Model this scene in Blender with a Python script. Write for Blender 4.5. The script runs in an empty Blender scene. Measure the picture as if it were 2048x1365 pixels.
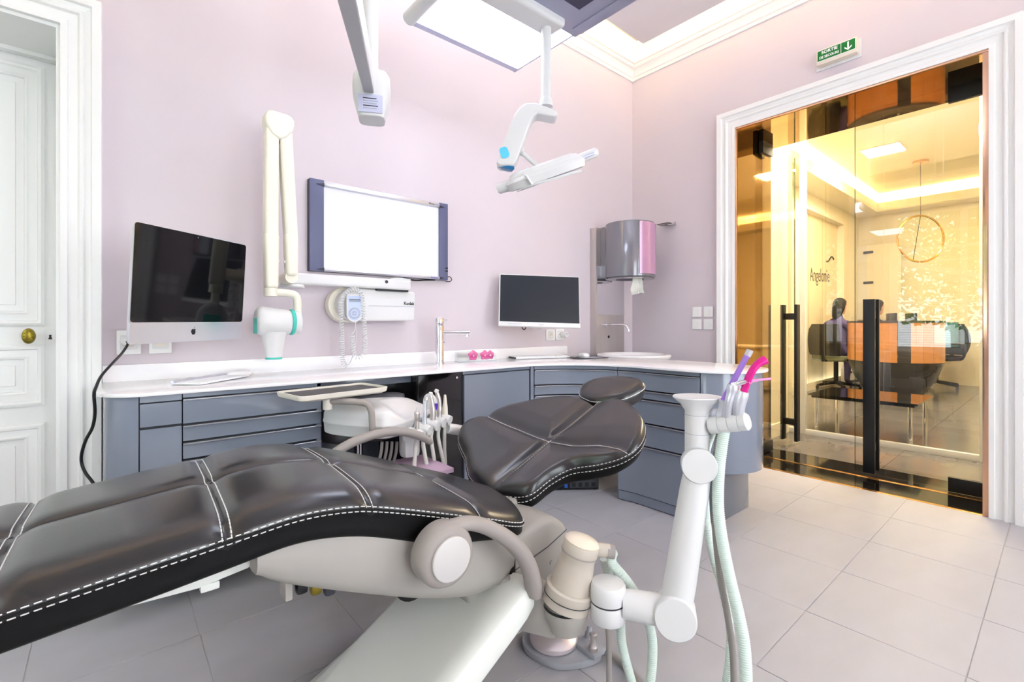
import bpy, bmesh, math, random
from mathutils import Vector, Matrix
random.seed(7)
PI = math.pi
scene = bpy.context.scene
COL = scene.collection

# ------------------------------------------------------------------ camera
CAM_H = 0.96
FWD = Vector((0.6483, 0.7613, 0)); RGT = Vector((0.7613, -0.6483, 0))
cam_data = bpy.data.cameras.new('camera')
cam = bpy.data.objects.new('camera', cam_data); COL.objects.link(cam)
cam.location = (0, 0, CAM_H)
cam.rotation_euler = (PI / 2, 0, -math.atan2(FWD.x, FWD.y))
cam_data.sensor_fit = 'HORIZONTAL'; cam_data.sensor_width = 36
cam_data.lens = 946.0 / 2048 * 36
cam_data.shift_y = -(682.5 - 648.5) / 2048
cam_data.clip_start = 0.05; cam_data.clip_end = 100
scene.camera = cam

# ------------------------------------------------------------------ world and large lights
world = bpy.data.worlds.new('world'); scene.world = world
world.use_nodes = True
world.node_tree.nodes['Background'].inputs[0].default_value = (0.86, 0.93, 1.0, 1)
world.node_tree.nodes['Background'].inputs[1].default_value = 4.8

def area_light(name, loc, rot, sx, sy, power, color):
    l = bpy.data.lights.new(name, 'AREA'); l.shape = 'RECTANGLE'; l.size = sx; l.size_y = sy
    l.energy = power; l.color = color
    o = bpy.data.objects.new(name, l); COL.objects.link(o); o.location = loc; o.rotation_euler = rot
    return o
# added fill lights at two unseen tall windows behind the camera
area_light('window_fill', (0.35, -1.93, 1.55), (-PI / 2, 0, 0), 1.2, 2.0, 50, (0.96, 0.98, 1.0))
area_light('window_fill', (2.25, -1.93, 1.55), (-PI / 2, 0, 0), 1.2, 2.0, 44, (0.96, 0.98, 1.0))

scene.view_settings.view_transform = 'Standard'
scene.view_settings.look = 'None'
scene.view_settings.gamma = 1.0
scene.view_settings.use_curve_mapping = False
scene.view_settings.exposure = 0.68

# ------------------------------------------------------------------ helpers
def at(px, py, d=None, X=None, Y=None, Z=None):
    """world point seen at a photo position, at a known depth or on a known plane"""
    D = FWD + RGT * ((px - 1024.0) / 946.0)
    if X is not None: d = X / D.x
    if Y is not None: d = Y / D.y
    if Z is not None: d = 946.0 * (CAM_H - Z) / (py - 648.5)
    return Vector((D.x * d, D.y * d, CAM_H + (648.5 - py) * d / 946.0))

def lin(r, g, b):
    f = lambda c: (c / 255 / 12.92) if c <= 10 else (((c / 255) + 0.055) / 1.055) ** 2.4
    return (f(r), f(g), f(b))

MATS = {}
def mk(name, rgb, rough=0.5, metal=0.0, var=0.0, vscale=8.0, stretch=(1, 1, 1), bump=0.0, bscale=60.0, coat=0.0, spec=0.5,
       emit=None, estr=0.0, trans=0.0, ior=1.45, alpha=None, rvar=0.0, detail=4.0):
    m = bpy.data.materials.new(name); m.use_nodes = True
    nt = m.node_tree; N = nt.nodes; L = nt.links
    b = N['Principled BSDF']
    c = lin(*rgb)
    b.inputs['Base Color'].default_value = (*c, 1)
    b.inputs['Roughness'].default_value = rough
    b.inputs['Metallic'].default_value = metal
    b.inputs['Specular IOR Level'].default_value = spec
    b.inputs['Coat Weight'].default_value = coat
    b.inputs['Coat Roughness'].default_value = 0.06
    b.inputs['Transmission Weight'].default_value = trans
    b.inputs['IOR'].default_value = ior
    if emit is not None:
        b.inputs['Emission Color'].default_value = (*lin(*emit), 1)
        b.inputs['Emission Strength'].default_value = estr
    tc = N.new('ShaderNodeTexCoord'); mp = N.new('ShaderNodeMapping')
    mp.inputs['Scale'].default_value = stretch
    L.new(tc.outputs['Object'], mp.inputs['Vector'])
    nz = N.new('ShaderNodeTexNoise'); nz.inputs['Scale'].default_value = vscale; nz.inputs['Detail'].default_value = detail
    L.new(mp.outputs['Vector'], nz.inputs['Vector'])
    if var > 0:
        mx = N.new('ShaderNodeMix'); mx.data_type = 'RGBA'
        lo = [max(0, v * (1 - var)) for v in c]; hi = [min(1, v * (1 + var)) for v in c]
        mx.inputs['A'].default_value = (*lo, 1); mx.inputs['B'].default_value = (*hi, 1)
        L.new(nz.outputs['Fac'], mx.inputs['Factor']); L.new(mx.outputs['Result'], b.inputs['Base Color'])
    if rvar > 0:
        mr = N.new('ShaderNodeMapRange'); mr.inputs['To Min'].default_value = max(0.02, rough - rvar); mr.inputs['To Max'].default_value = rough + rvar
        L.new(nz.outputs['Fac'], mr.inputs['Value']); L.new(mr.outputs['Result'], b.inputs['Roughness'])
    if bump > 0:
        n2 = N.new('ShaderNodeTexNoise'); n2.inputs['Scale'].default_value = bscale; n2.inputs['Detail'].default_value = 3
        L.new(mp.outputs['Vector'], n2.inputs['Vector'])
        bp = N.new('ShaderNodeBump'); bp.inputs['Strength'].default_value = bump; bp.inputs['Distance'].default_value = 0.002
        L.new(n2.outputs['Fac'], bp.inputs['Height']); L.new(bp.outputs['Normal'], b.inputs['Normal'])
    MATS[name] = m
    return m

def mk_glass(name, tint, refl_boost=0.0):
    """thin architectural pane: clear tinted transmission with a Fresnel mirror reflection"""
    m = bpy.data.materials.new(name); m.use_nodes = True
    nt = m.node_tree; N = nt.nodes; L = nt.links
    N.remove(N['Principled BSDF'])
    tr = N.new('ShaderNodeBsdfTransparent'); tr.inputs[0].default_value = (*tint, 1)
    gl = N.new('ShaderNodeBsdfGlossy'); gl.inputs['Roughness'].default_value = 0.0; gl.inputs[0].default_value = (1, 1, 1, 1)
    fr = N.new('ShaderNodeFresnel'); fr.inputs['IOR'].default_value = 1.5 + refl_boost
    mx = N.new('ShaderNodeMixShader')
    ge = N.new('ShaderNodeNewGeometry'); ma_ = N.new('ShaderNodeMath'); ma_.operation = 'SUBTRACT'; ma_.inputs[0].default_value = 1.0; ma_.use_clamp = True
    mu = N.new('ShaderNodeMath'); mu.operation = 'MULTIPLY'   # reflect once, at the outer face of the pane
    L.new(ge.outputs['Backfacing'], ma_.inputs[1]); L.new(fr.outputs[0], mu.inputs[0]); L.new(ma_.outputs[0], mu.inputs[1])
    L.new(mu.outputs[0], mx.inputs[0]); L.new(tr.outputs[0], mx.inputs[1]); L.new(gl.outputs[0], mx.inputs[2])
    L.new(mx.outputs[0], N['Material Output'].inputs['Surface'])
    MATS[name] = m
    return m

def frame(o, x, y, z):
    m = Matrix.Identity(4)
    for i, v in enumerate((x, y, z)):
        m[0][i], m[1][i], m[2][i] = v[0], v[1], v[2]
    m[0][3], m[1][3], m[2][3] = o[0], o[1], o[2]
    return m

def along(o, d, up=(0, 0, 1)):
    """frame at o whose z axis points along d"""
    z = Vector(d).normalized(); u = Vector(up)
    if abs(z.dot(u)) > 0.99: u = Vector((1, 0, 0))
    x = u.cross(z).normalized(); y = z.cross(x)
    return frame(o, x, y, z)

def catmull(pts, n=8, closed=False):
    P = [Vector(p) for p in pts]; out = []
    m = len(P); rng = range(m if closed else m - 1)
    for i in rng:
        if closed: a, b, c, d = P[(i - 1) % m], P[i], P[(i + 1) % m], P[(i + 2) % m]
        else: a, b, c, d = P[max(i - 1, 0)], P[i], P[i + 1], P[min(i + 2, m - 1)]
        for k in range(n):
            t = k / n
            out.append(0.5 * ((2 * b) + (c - a) * t + (2 * a - 5 * b + 4 * c - d) * t * t + (3 * b - a - 3 * c + d) * t ** 3))
    if not closed: out.append(P[-1].copy())
    return out

def interp(tab, x):
    if x <= tab[0][0]: return tab[0][1]
    for (a, u), (b, v) in zip(tab, tab[1:]):
        if x <= b: return u + (v - u) * (x - a) / (b - a)
    return tab[-1][1]

def smooth_tab(tab, n=10):
    return [(v.x, v.y) for v in catmull([(a, b, 0) for a, b in tab], n)]

def arc(cx, cy, r, a0, a1, n=12):
    return [(cx + r * math.cos(math.radians(a0 + (a1 - a0) * i / n)), cy + r * math.sin(math.radians(a0 + (a1 - a0) * i / n))) for i in range(n + 1)]

def rrect(x0, x1, y0, y1, r, n=5):
    return arc(x1 - r, y0 + r, r, -90, 0, n) + arc(x1 - r, y1 - r, r, 0, 90, n) + arc(x0 + r, y1 - r, r, 90, 180, n) + arc(x0 + r, y0 + r, r, 180, 270, n)

class MB:
    def __init__(s): s.v = []; s.f = []
    def add(s, vs, fs, M=None):
        k = len(s.v)
        for v in vs:
            v = Vector(v)
            if len(v) == 2: v = Vector((v.x, v.y, 0))
            s.v.append(M @ v if M is not None else v)
        s.f += [tuple(i + k for i in f) for f in fs]
        return s
    def box(s, x0, x1, y0, y1, z0, z1, M=None):
        v = [(x, y, z) for z in (z0, z1) for y in (y0, y1) for x in (x0, x1)]
        return s.add(v, [(0, 2, 3, 1), (4, 5, 7, 6), (0, 1, 5, 4), (2, 6, 7, 3), (0, 4, 6, 2), (1, 3, 7, 5)], M)
    def prism(s, poly, z0, z1, M=None):
        n = len(poly)
        v = [(p[0], p[1], z0) for p in poly] + [(p[0], p[1], z1) for p in poly]
        f = [tuple(reversed(range(n))), tuple(range(n, 2 * n))] + [(i, (i + 1) % n, n + (i + 1) % n, n + i) for i in range(n)]
        return s.add(v, f, M)
    def loft(s, rings, cap=True, M=None, close=True):
        n = len(rings[0]); v = []; f = []
        for r in rings: v += [tuple(p) for p in r]
        for i in range(len(rings) - 1):
            for j in range(n if close else n - 1):
                f.append((i * n + j, i * n + (j + 1) % n, (i + 1) * n + (j + 1) % n, (i + 1) * n + j))
        if cap:
            f.append(tuple(reversed(range(n)))); f.append(tuple(range((len(rings) - 1) * n, len(rings) * n)))
        return s.add(v, f, M)
    def tube(s, pts, r, n=10, cap=True, M=None, flat=1.0):
        P = [Vector(p) for p in pts]
        rs = r if isinstance(r, (list, tuple)) else [r] * len(P)
        rings = []; prev = None
        for i, p in enumerate(P):
            t = (P[min(i + 1, len(P) - 1)] - P[max(i - 1, 0)])
            t = t.normalized() if t.length > 1e-9 else Vector((0, 0, 1))
            if prev is None:
                u = Vector((0, 0, 1)) if abs(t.z) < 0.9 else Vector((1, 0, 0))
                x = u.cross(t).normalized()
            else:
                x = (prev - t * prev.dot(t))
                x = x.normalized() if x.length > 1e-6 else prev
            prev = x; y = t.cross(x)
            rings.append([p + (x * math.cos(a) + y * math.sin(a) * flat) * rs[i] for a in [2 * PI * k / n for k in range(n)]])
        return s.loft(rings, cap, M)
    def lathe(s, prof, n=24, M=None, cap=True, sx=1.0, sy=1.0):
        rings = [[(r * sx * math.cos(2 * PI * k / n), r * sy * math.sin(2 * PI * k / n), z) for k in range(n)] for r, z in prof]
        return s.loft(rings, cap, M)
    def cyl(s, a, b, r, n=20, r2=None):
        a = Vector(a); b = Vector(b)
        return s.lathe([(r, 0), (r2 if r2 else r, (b - a).length)], n, along(a, b - a))
    def build(s, name, mat, parent=None, bevel=0.0, seg=2, smooth=38, kind=None, label=None):
        me = bpy.data.meshes.new(name)
        me.from_pydata([tuple(v) for v in s.v], [], s.f)
        bm = bmesh.new(); bm.from_mesh(me)
        bmesh.ops.remove_doubles(bm, verts=bm.verts, dist=1e-6)
        bmesh.ops.recalc_face_normals(bm, faces=bm.faces)
        if bevel > 0:
            ed = [e for e in bm.edges if len(e.link_faces) == 2 and e.calc_face_angle(0) > 0.6]
            bmesh.ops.bevel(bm, geom=ed, offset=bevel, segments=seg, profile=0.6, affect='EDGES', clamp_overlap=True)
        bm.to_mesh(me); bm.free()
        return put(name, me, mat, parent, smooth, kind, label)

def put(name, me, mat, parent=None, smooth=38, kind=None, label=None):
    if smooth:
        for p in me.polygons: p.use_smooth = True
        me.set_sharp_from_angle(angle=math.radians(smooth))
    if mat is not None:
        me.materials.clear(); me.materials.append(MATS[mat] if isinstance(mat, str) else mat)
    o = bpy.data.objects.new(name, me); COL.objects.link(o)
    if parent is not None:
        o.parent = parent
        if parent.type == 'EMPTY': o.matrix_parent_inverse = parent.matrix_basis.inverted()
    if kind: o['kind'] = kind
    if label: o['label'] = label
    return o

def thing(name, label, cat, loc, group=None, kind=None):
    o = bpy.data.objects.new(name, None); COL.objects.link(o)
    o.empty_display_size = 0.05
    o.location = loc; o.matrix_basis = Matrix.Translation(Vector(loc))
    if kind: o['kind'] = kind
    if label: o['label'] = label
    if cat: o['category'] = cat
    if group: o['group'] = group
    return o

def tag(o, label, cat, group=None):
    o['label'] = label; o['category'] = cat
    if group: o['group'] = group
    return o

def copy_thing(root, delta, label=None, rotz=0):
    r = root.copy(); COL.objects.link(r)
    r.matrix_basis = Matrix.Translation(root.matrix_basis.translation + Vector(delta)) @ Matrix.Rotation(rotz, 4, 'Z')
    if label: r['label'] = label
    for ch in list(root.children):
        c = ch.copy(); COL.objects.link(c); c.parent = r; c.matrix_parent_inverse = ch.matrix_parent_inverse.copy()
        for g in list(ch.children):
            d = g.copy(); COL.objects.link(d); d.parent = c; d.matrix_parent_inverse = g.matrix_parent_inverse.copy()
    return r

def bx(name, mat, parent, x0, x1, y0, y1, z0, z1, bevel=0.002, M=None, kind=None, label=None, seg=2):
    return MB().box(x0, x1, y0, y1, z0, z1, M).build(name, mat, parent, bevel, seg, kind=kind, label=label)

def text_mesh(txt, size, align='CENTER', extrude=0.0004, sx=1.0, bold=0.0, spacing=1.0):
    cu = bpy.data.curves.new('lettering', 'FONT'); cu.body = txt; cu.size = size; cu.align_x = align; cu.align_y = 'CENTER'
    cu.extrude = extrude; cu.offset = bold; cu.resolution_u = 3; cu.space_character = spacing
    ob = bpy.data.objects.new('lettering', cu); COL.objects.link(ob)
    dg = bpy.context.evaluated_depsgraph_get(); dg.update()
    me = bpy.data.meshes.new_from_object(ob.evaluated_get(dg))
    bpy.data.objects.remove(ob); bpy.data.curves.remove(cu)
    if sx != 1.0: me.transform(Matrix.Diagonal((sx, 1, 1, 1)))
    return me

def lettering(txt, size, M, mat, parent, name='lettering', **k):
    me = text_mesh(txt, size, **k); me.transform(M); me.name = name
    return put(name, me, mat, parent, smooth=0)

def coil(path, R, r, turns, n=5, per=10):
    P = [Vector(p) for p in path]; L = [0]
    for a, b in zip(P, P[1:]): L.append(L[-1] + (b - a).length)
    out = []; N = int(turns * per); prev = None
    for i in range(N + 1):
        s = L[-1] * i / N; k = 0
        while k < len(P) - 2 and L[k + 1] < s: k += 1
        t = (P[k + 1] - P[k]).normalized(); p = P[k] + t * (s - L[k])
        if prev is None: x = Vector((0, 0, 1)).cross(t) if abs(t.z) < .9 else Vector((1, 0, 0)).cross(t)
        else: x = prev - t * prev.dot(t)
        x.normalize(); prev = x; y = t.cross(x); a = 2 * PI * i / per
        out.append(p + (x * math.cos(a) + y * math.sin(a)) * R)
    return MB().tube(out, r, n)

def corrugated(path, R, pitch=0.006, n=12, depth=0.12):
    P = [Vector(p) for p in path]; L = [0]
    for a, b in zip(P, P[1:]): L.append(L[-1] + (b - a).length)
    N = int(L[-1] / pitch) * 4; pts = []; rs = []
    for i in range(N + 1):
        s = L[-1] * i / N; k = 0
        while k < len(P) - 2 and L[k + 1] < s: k += 1
        pts.append(P[k].lerp(P[k + 1], (s - L[k]) / max(1e-9, L[k + 1] - L[k]))); rs.append(R * (1 - depth * (i % 4 < 2)))
    return MB().tube(pts, rs, n)

def dashes(pts, mat, parent, name='stitching', L=0.008, gap=0.005, r=0.0011, solid=False):
    P = [Vector(p) for p in pts]; b = MB()
    if solid:
        return b.tube(P, r, 5).build(name, mat, parent)
    acc = [0]
    for u, v in zip(P, P[1:]): acc.append(acc[-1] + (v - u).length)
    def pt(s):
        k = 0
        while k < len(P) - 2 and acc[k + 1] < s: k += 1
        return P[k].lerp(P[k + 1], (s - acc[k]) / max(1e-9, acc[k + 1] - acc[k]))
    s = 0
    while s + L < acc[-1]:
        b.tube([pt(s), pt(s + L / 2), pt(s + L)], [r, r * 1.15, r], 4); s += L + gap
    return b.build(name, mat, parent)
# ------------------------------------------------------------------ materials
mk('wall_paint', (212, 202, 208), 0.75, var=0.03, vscale=2.5, bump=0.05, bscale=180)
mk('white_paint', (240, 240, 238), 0.42, var=0.015, vscale=4)
mk('plaster', (244, 241, 235), 0.7, var=0.02, vscale=6)
mk('raft_paint', (222, 214, 214), 0.85, var=0.02)
mk("tile", (178, 177, 182), 0.5, var=0.13, vscale=3.2, stretch=(1, 2.6, 1), bump=0.06, bscale=40, rvar=0.08, detail=7)
mk('grout', (196, 190, 188), 0.85, var=0.1, vscale=20)
mk('dark_tile', (108, 104, 102), 0.18, var=0.25, vscale=2.0, stretch=(1, 3, 1), rvar=0.06)
mk('dark_grout', (40, 38, 37), 0.7)
mk('black_stone', (22, 20, 19), 0.08, var=0.2)
mk('brass', (214, 160, 84), 0.22, metal=1.0, var=0.08)
mk('bronze_mirror', (178, 142, 84), 0.035, metal=1.0, var=0.06, vscale=1.2, bump=0.01, bscale=3)
mk('copper', (212, 170, 142), 0.15, metal=1.0)
mk('knob_brass', (140, 124, 52), 0.35, metal=1.0, var=0.25, vscale=80)
mk('black_metal', (22, 23, 26), 0.38, var=0.05)
mk('black_plastic', (12, 12, 13), 0.4)
mk('solid_surface', (244, 242, 244), 0.13, var=0.01, spec=0.5)
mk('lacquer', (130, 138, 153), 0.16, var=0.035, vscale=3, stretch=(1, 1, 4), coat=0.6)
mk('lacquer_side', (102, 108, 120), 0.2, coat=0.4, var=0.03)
mk('lip', (168, 170, 176), 0.25, metal=0.6)
mk('black_gloss', (14, 13, 15), 0.06, coat=0.5)
mk('carcass', (58, 60, 66), 0.5)
mk('leather', (16, 16, 20), 0.30, var=0.12, vscale=30, bump=0.07, bscale=260, spec=0.7, coat=0.0)
mk('piping_side_shade', (9, 9, 10), 0.55, bump=0.10, bscale=260, spec=0.3)  # piping, and the shade put on the seat and backrest sides
mk('thread', (232, 232, 230), 0.6)
mk('beige_shell', (168, 164, 157), 0.4, var=0.015)
mk('beige_column', (196, 187, 174), 0.4, var=0.02)
mk('taupe_arm', (158, 151, 146), 0.48, var=0.02)
mk('cap_plastic', (204, 201, 198), 0.42)
mk('lift_white', (232, 234, 227), 0.34, var=0.01)
mk('device_white', (222, 222, 222), 0.32, var=0.008)
mk('xray_cream', (240, 236, 220), 0.38, var=0.01)
mk('teal', (72, 196, 180), 0.35)
mk('chrome', (232, 232, 236), 0.07, metal=1.0)
mk('steel', (206, 200, 197), 0.42, metal=0.85, var=0.06, vscale=30, stretch=(1, 1, 0.05))
mk('aluminium', (224, 226, 234), 0.34, metal=0.7)
mk('mirror', (238, 238, 240), 0.02, metal=1.0)
mk('board_frame', (92, 96, 128), 0.4, var=0.04)
mk('board_side', (52, 50, 62), 0.5)
mk('board_white', (232, 232, 238), 0.28)
mk('screen', (9, 10, 13), 0.05, spec=0.55)
mk('screen_matt', (34, 38, 46), 0.3, spec=0.4)
mk('ink', (18, 18, 22), 0.5)
mk('grey_print', (168, 172, 188), 0.5)
mk('blue_print', (186, 200, 232), 0.4)
mk('lcd', (120, 132, 150), 0.2)
mk('hose_green', (218, 232, 224), 0.45, var=0.02)
mk('hose_grey', (148, 142, 138), 0.45)
mk('hose_white', (226, 224, 216), 0.4)
mk('purple', (164, 124, 216), 0.35)
mk('magenta', (222, 22, 140), 0.35)
mk('pink', (250, 150, 200), 0.35)
mk('clear_plastic', (232, 234, 240), 0.12, trans=0.55)
mk('violet', (92, 48, 190), 0.4)
mk('lamp_blue', (96, 206, 236), 0.3)
mk('lamp_blue_deep', (20, 120, 178), 0.2, coat=0.5)
mk('lens', (240, 242, 242), 0.12, trans=0.25)
mk('grey_housing', (172, 174, 198), 0.4, metal=0.3)
mk('dark_inset', (58, 56, 84), 0.12)
mk('diffuser', (255, 255, 255), 0.5, emit=(226, 234, 255), estr=6.2)
mk('added_uplight', (255, 255, 255), 0.5, emit=(232, 238, 255), estr=20.0)  # unseen glow added on the luminaire top for soft fill
mk('cove_led', (255, 240, 214), 0.5, emit=(255, 226, 184), estr=26.0)
mk('warm_led', (255, 236, 200), 0.5, emit=(255, 238, 212), estr=95.0)
mk('sign_green', (4, 116, 40), 0.4)
mk('sign_body', (226, 216, 200), 0.35, var=0.12, vscale=60)
mk('sign_white', (250, 252, 250), 0.4)
mk('dispenser_grey', (122, 122, 130), 0.18, coat=0.6, metal=0.2)
mk('dispenser_pink', (188, 142, 176), 0.14, coat=0.7)
mk('paper', (240, 240, 232), 0.8)
mk('mauve_box', (206, 176, 200), 0.5)
mk('stool_leather', (72, 68, 72), 0.42)
mk('petal', (214, 40, 140), 0.5, var=0.35, vscale=30)
mk('petal_heart', (250, 200, 210), 0.5)
mk('key_white', (246, 246, 248), 0.45)
mk('cream_wall', (242, 232, 204), 0.8, var=0.02)
mk('cream_panel', (232, 216, 178), 0.35, var=0.02)
mk('cream_dark', (180, 160, 120), 0.6)
mk('wood_orange', (206, 142, 82), 0.3, var=0.14, vscale=5, stretch=(1, 1, 6), coat=0.3)
mk('desk_dark', (54, 52, 54), 0.25, var=0.1)
mk('hair', (16, 12, 11), 0.5, var=0.2, vscale=60)
mk('skin', (226, 178, 152), 0.5)
mk('cloth_dark', (38, 36, 50), 0.8)
mk('cloth_violet', (84, 76, 120), 0.8)
mk('teal_fabric', (52, 104, 122), 0.8, var=0.15, vscale=60)
mk('green_seat', (120, 122, 92), 0.6)
mk('office_white', (232, 226, 214), 0.5)
mk('leaf', (98, 150, 52), 0.6, var=0.45, vscale=3)
mk('bark', (84, 66, 50), 0.9, var=0.3)
mk('paper_yellow', (214, 220, 90), 0.6)
L_ = MATS['leather'].node_tree.nodes['Principled BSDF']
L_.inputs['Coat Weight'].default_value = 0.45; L_.inputs['Coat Roughness'].default_value = 0.22
mk_glass('pane_glass', (0.965, 0.965, 0.935), 0.25)
mk_glass('table_glass', (0.35, 0.36, 0.36), 0.15)
mk_glass('clear_pane', (0.97, 0.98, 0.97))
mk('glass_edge', (58, 84, 50), 0.1, trans=0.4)
# ------------------------------------------------------------------ the room shell
XR, YB, XL, YF, ZC = 3.333, 2.362, -1.7, -2.0, 3.30
WT = 0.30                      # back wall thickness
XO = 3.90                      # outer face of the thick right wall
# floor slab with a grid of stone tiles laid on it
floor = MB().box(XL, XR, YF, YB, -0.12, -0.0022).build('floor', 'grout', kind='structure')
tile_mesh = MB().box(-0.1942, 0.1942, -0.1942, 0.1942, -0.004, 0.0).build('floor_tile', 'tile', bevel=0.0012, seg=1)
proto = tile_mesh.data; bpy.data.objects.remove(tile_mesh)
def clipped_tile(x0, x1, y0, y1, parent, mat, z=0.0):
    return MB().box(x0 - (x0 + x1) / 2, x1 - (x0 + x1) / 2, y0 - (y0 + y1) / 2, y1 - (y0 + y1) / 2, -0.004, 0).build('floor_tile', mat, parent, 0.001, 1)
TS = 0.39
i0, i1 = math.floor((XL - 0.214) / TS), math.ceil((XR - 0.214) / TS)
j0, j1 = math.floor((YF - 0.178) / TS), math.ceil((YB - 0.178) / TS)
for i in range(i0, i1):
    for j in range(j0, j1):
        x0, x1 = 0.214 + i * TS, 0.214 + (i + 1) * TS; y0, y1 = 0.178 + j * TS, 0.178 + (j + 1) * TS
        if x0 < XL or x1 > XR or y0 < YF or y1 > YB:
            a, b, c, d = max(x0, XL) + .0015, min(x1, XR) - .0015, max(y0, YF) + .0015, min(y1, YB) - .0015
            if b - a < .02 or d - c < .02: continue
            o = clipped_tile(a, b, c, d, floor, 'tile'); o.location = ((a + b) / 2, (c + d) / 2, 0)
        else:
            o = bpy.data.objects.new('floor_tile', proto); COL.objects.link(o); o.parent = floor
            o.location = ((x0 + x1) / 2, (y0 + y1) / 2, 0)

DX0, DX1, DZ = -1.10, -0.134, 2.041          # white panelled door opening in the back wall
GY0, GY1, GZ = 0.253, 1.502, 2.327           # glass door opening in the right wall
m = MB()
m.box(XL, DX0, YB, YB + WT, -0.12, ZC); m.box(DX1, XR + .3, YB, YB + WT, -0.12, ZC); m.box(DX0, DX1, YB, YB + WT, DZ, ZC)
m.build('wall_back', 'wall_paint', kind='structure')
m = MB()
m.box(XR, XO, GY1, YB, -0.12, ZC); m.box(XR, XO, YF, GY0, -0.12, ZC); m.box(XR, XO, GY0, GY1, GZ, ZC)
m.build('wall_right', 'wall_paint', kind='structure')
WY0, WY1, WZ0, WZ1 = 0.15, 1.75, 0.55, 2.65  # garden window
m = MB()
m.box(XL - .3, XL, YF, WY0, -0.12, ZC); m.box(XL - .3, XL, WY1, YB + WT, -0.12, ZC)
m.box(XL - .3, XL, WY0, WY1, -0.12, WZ0); m.box(XL - .3, XL, WY0, WY1, WZ1, ZC)
m.build('wall_left', 'wall_paint', kind='structure')
FW = [(-0.25, 0.95), (1.65, 2.85)]
m = MB()
xs = [XL - .3, FW[0][0], FW[0][1], FW[1][0], FW[1][1], XO]
for k in (0, 2, 4): m.box(xs[k], xs[k + 1], YF - .3, YF, -0.12, ZC)
for a, b in FW: m.box(a, b, YF - .3, YF, -0.12, 0.5); m.box(a, b, YF - .3, YF, 2.6, ZC)
m.build('wall_front', 'wall_paint', kind='structure')
MB().box(XL - .3, XO, YF - .3, YB + WT, ZC, ZC + .15).build('ceiling', 'plaster', kind='structure')
# lowered ceiling raft with the warm light strip hidden on its upper edge
raft = MB().box(XL + .3, XR - .303, YF + .3, YB - .312, 3.05, 3.11).build('ceiling', 'raft_paint', kind='structure')
for x, y in ((-1, -1.2), (2.6, -1.2), (-1, 1.6), (2.6, 1.6)):
    MB().cyl((x, y, 3.11), (x, y, ZC), 0.008, 8).build('hanger_rod', 'aluminium', raft)
for a in ((XL + .34, XR - .343, YB - .372, YB - .342), (XL + .34, XR - .343, YF + .342, YF + .372), (XR - .373, XR - .343, YF + .40, YB - .40), (XL + .342, XL + .372, YF + .40, YB - .40)):
    MB().box(*a, 3.112, 3.124).build('light_strip', 'cove_led', raft)
# cornice
prof = [(0, 2.983), (.010, 2.984), (.012, 3.004), (.022, 3.010), (.026, 3.030), (.044, 3.052), (.050, 3.056), (.062, 3.058), (.064, 3.082), (.078, 3.086), (.084, 3.11), (.12, 3.16), (.15, 3.18), (.152, 3.20), (0, 3.20)]
m = MB()
rings = []
for sx, sy in ((0, 0), (1, 0), (1, 1), (0, 1), (0, 0)):
    rings.append([((XL + o if sx == 0 else XR - o), (YF + o if sy == 0 else YB - o), z) for o, z in prof])
cornice = m.loft(rings, cap=False).build('trim_1', 'plaster', kind='structure', smooth=30)
m = MB(); x = 0.0
while x < XR - .07:
    m.box(x, x + .016, YB - .070, YB - .060, 3.062, 3.078); x += .026
y = YB - .09
while y > -.6:
    m.box(XR - .070, XR - .060, y, y + .016, 3.062, 3.078); y -= .026
m.build('bead_row', 'plaster', cornice, bevel=.002, seg=1, kind='stuff')

def casing(name, a0, a1, top, prof, fn, mat='white_paint'):
    m = MB(); rings = []
    for a, z, sa, sz in ((a0, 0, -1, 0), (a0, top, -1, 1), (a1, top, 1, 1), (a1, 0, 1, 0)):
        rings.append([fn(a + sa * o, z + sz * o, d) for o, d in prof])
    return m.loft(rings).build(name, mat, kind='structure', smooth=25)
cas = [(0, 0), (0, .020), (.018, .022), (.022, .015), (.046, .017), (.052, .028), (.060, .030), (.066, .020), (.082, .026), (.086, .038), (.112, .042), (.114, 0)]
casing('trim_2', DX0, DX1, DZ, cas, lambda a, z, d: (a, YB - d, z))
casing('trim_3', GY0, GY1, GZ, [(o * 1.05, d) for o, d in cas], lambda a, z, d: (XR - d, a, z))
# lining of the white door recess
m = MB()
m.box(DX1 - .012, DX1 + .002, YB - .001, YB + WT, 0, DZ - .0121); m.box(DX0 - .002, DX0 + .012, YB - .001, YB + WT, 0, DZ - .0121)
m.box(DX0 - .002, DX1 + .002, YB - .001, YB + WT, DZ - .012, DZ + .002)
m.box(DX0 + .01, DX1 - .01, YB + WT - .035, YB + WT - .001, DZ - .028, DZ - .0125)
m.build('trim_4', 'white_paint', kind='structure')

# panelled white door
def panel_frame(x0, x1, z0, z1, y, prof):
    rings = []
    for o, d in prof: rings.append([(x0 + o, y - d, z0 + o), (x1 - o, y - d, z0 + o), (x1 - o, y - d, z1 - o), (x0 + o, y - d, z1 - o)])
    return MB().loft(rings, cap=False)
YD = YB + WT + .004
door = thing('door_1', None, None, (-0.62, YD, 0), kind='structure')
bx('door_leaf', 'white_paint', door, DX0 - .03, DX1 + .03, YD, YD + .045, -.01, DZ + .03, .002)
pp = [(0, -.002), (0, .010), (.010, .015), (.018, .013), (.022, .004), (.040, .007), (.050, .012), (.056, .009), (.060, -.001), (.080, -.001), (.083, .004), (.4, .004)]
for x0, x1, z0, z1 in ((-1.03, -.197, .953, 1.985), (-1.03, -.197, .636, .879), (-1.03, -.197, .12, .565)):
    lim = min(x1 - x0, z1 - z0) / 2 - .002
    panel_frame(x0, x1, z0, z1, YD, [(min(o, lim), d) for o, d in pp]).build('door_panel', 'white_paint', door, smooth=25)
kn = MB()
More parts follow.
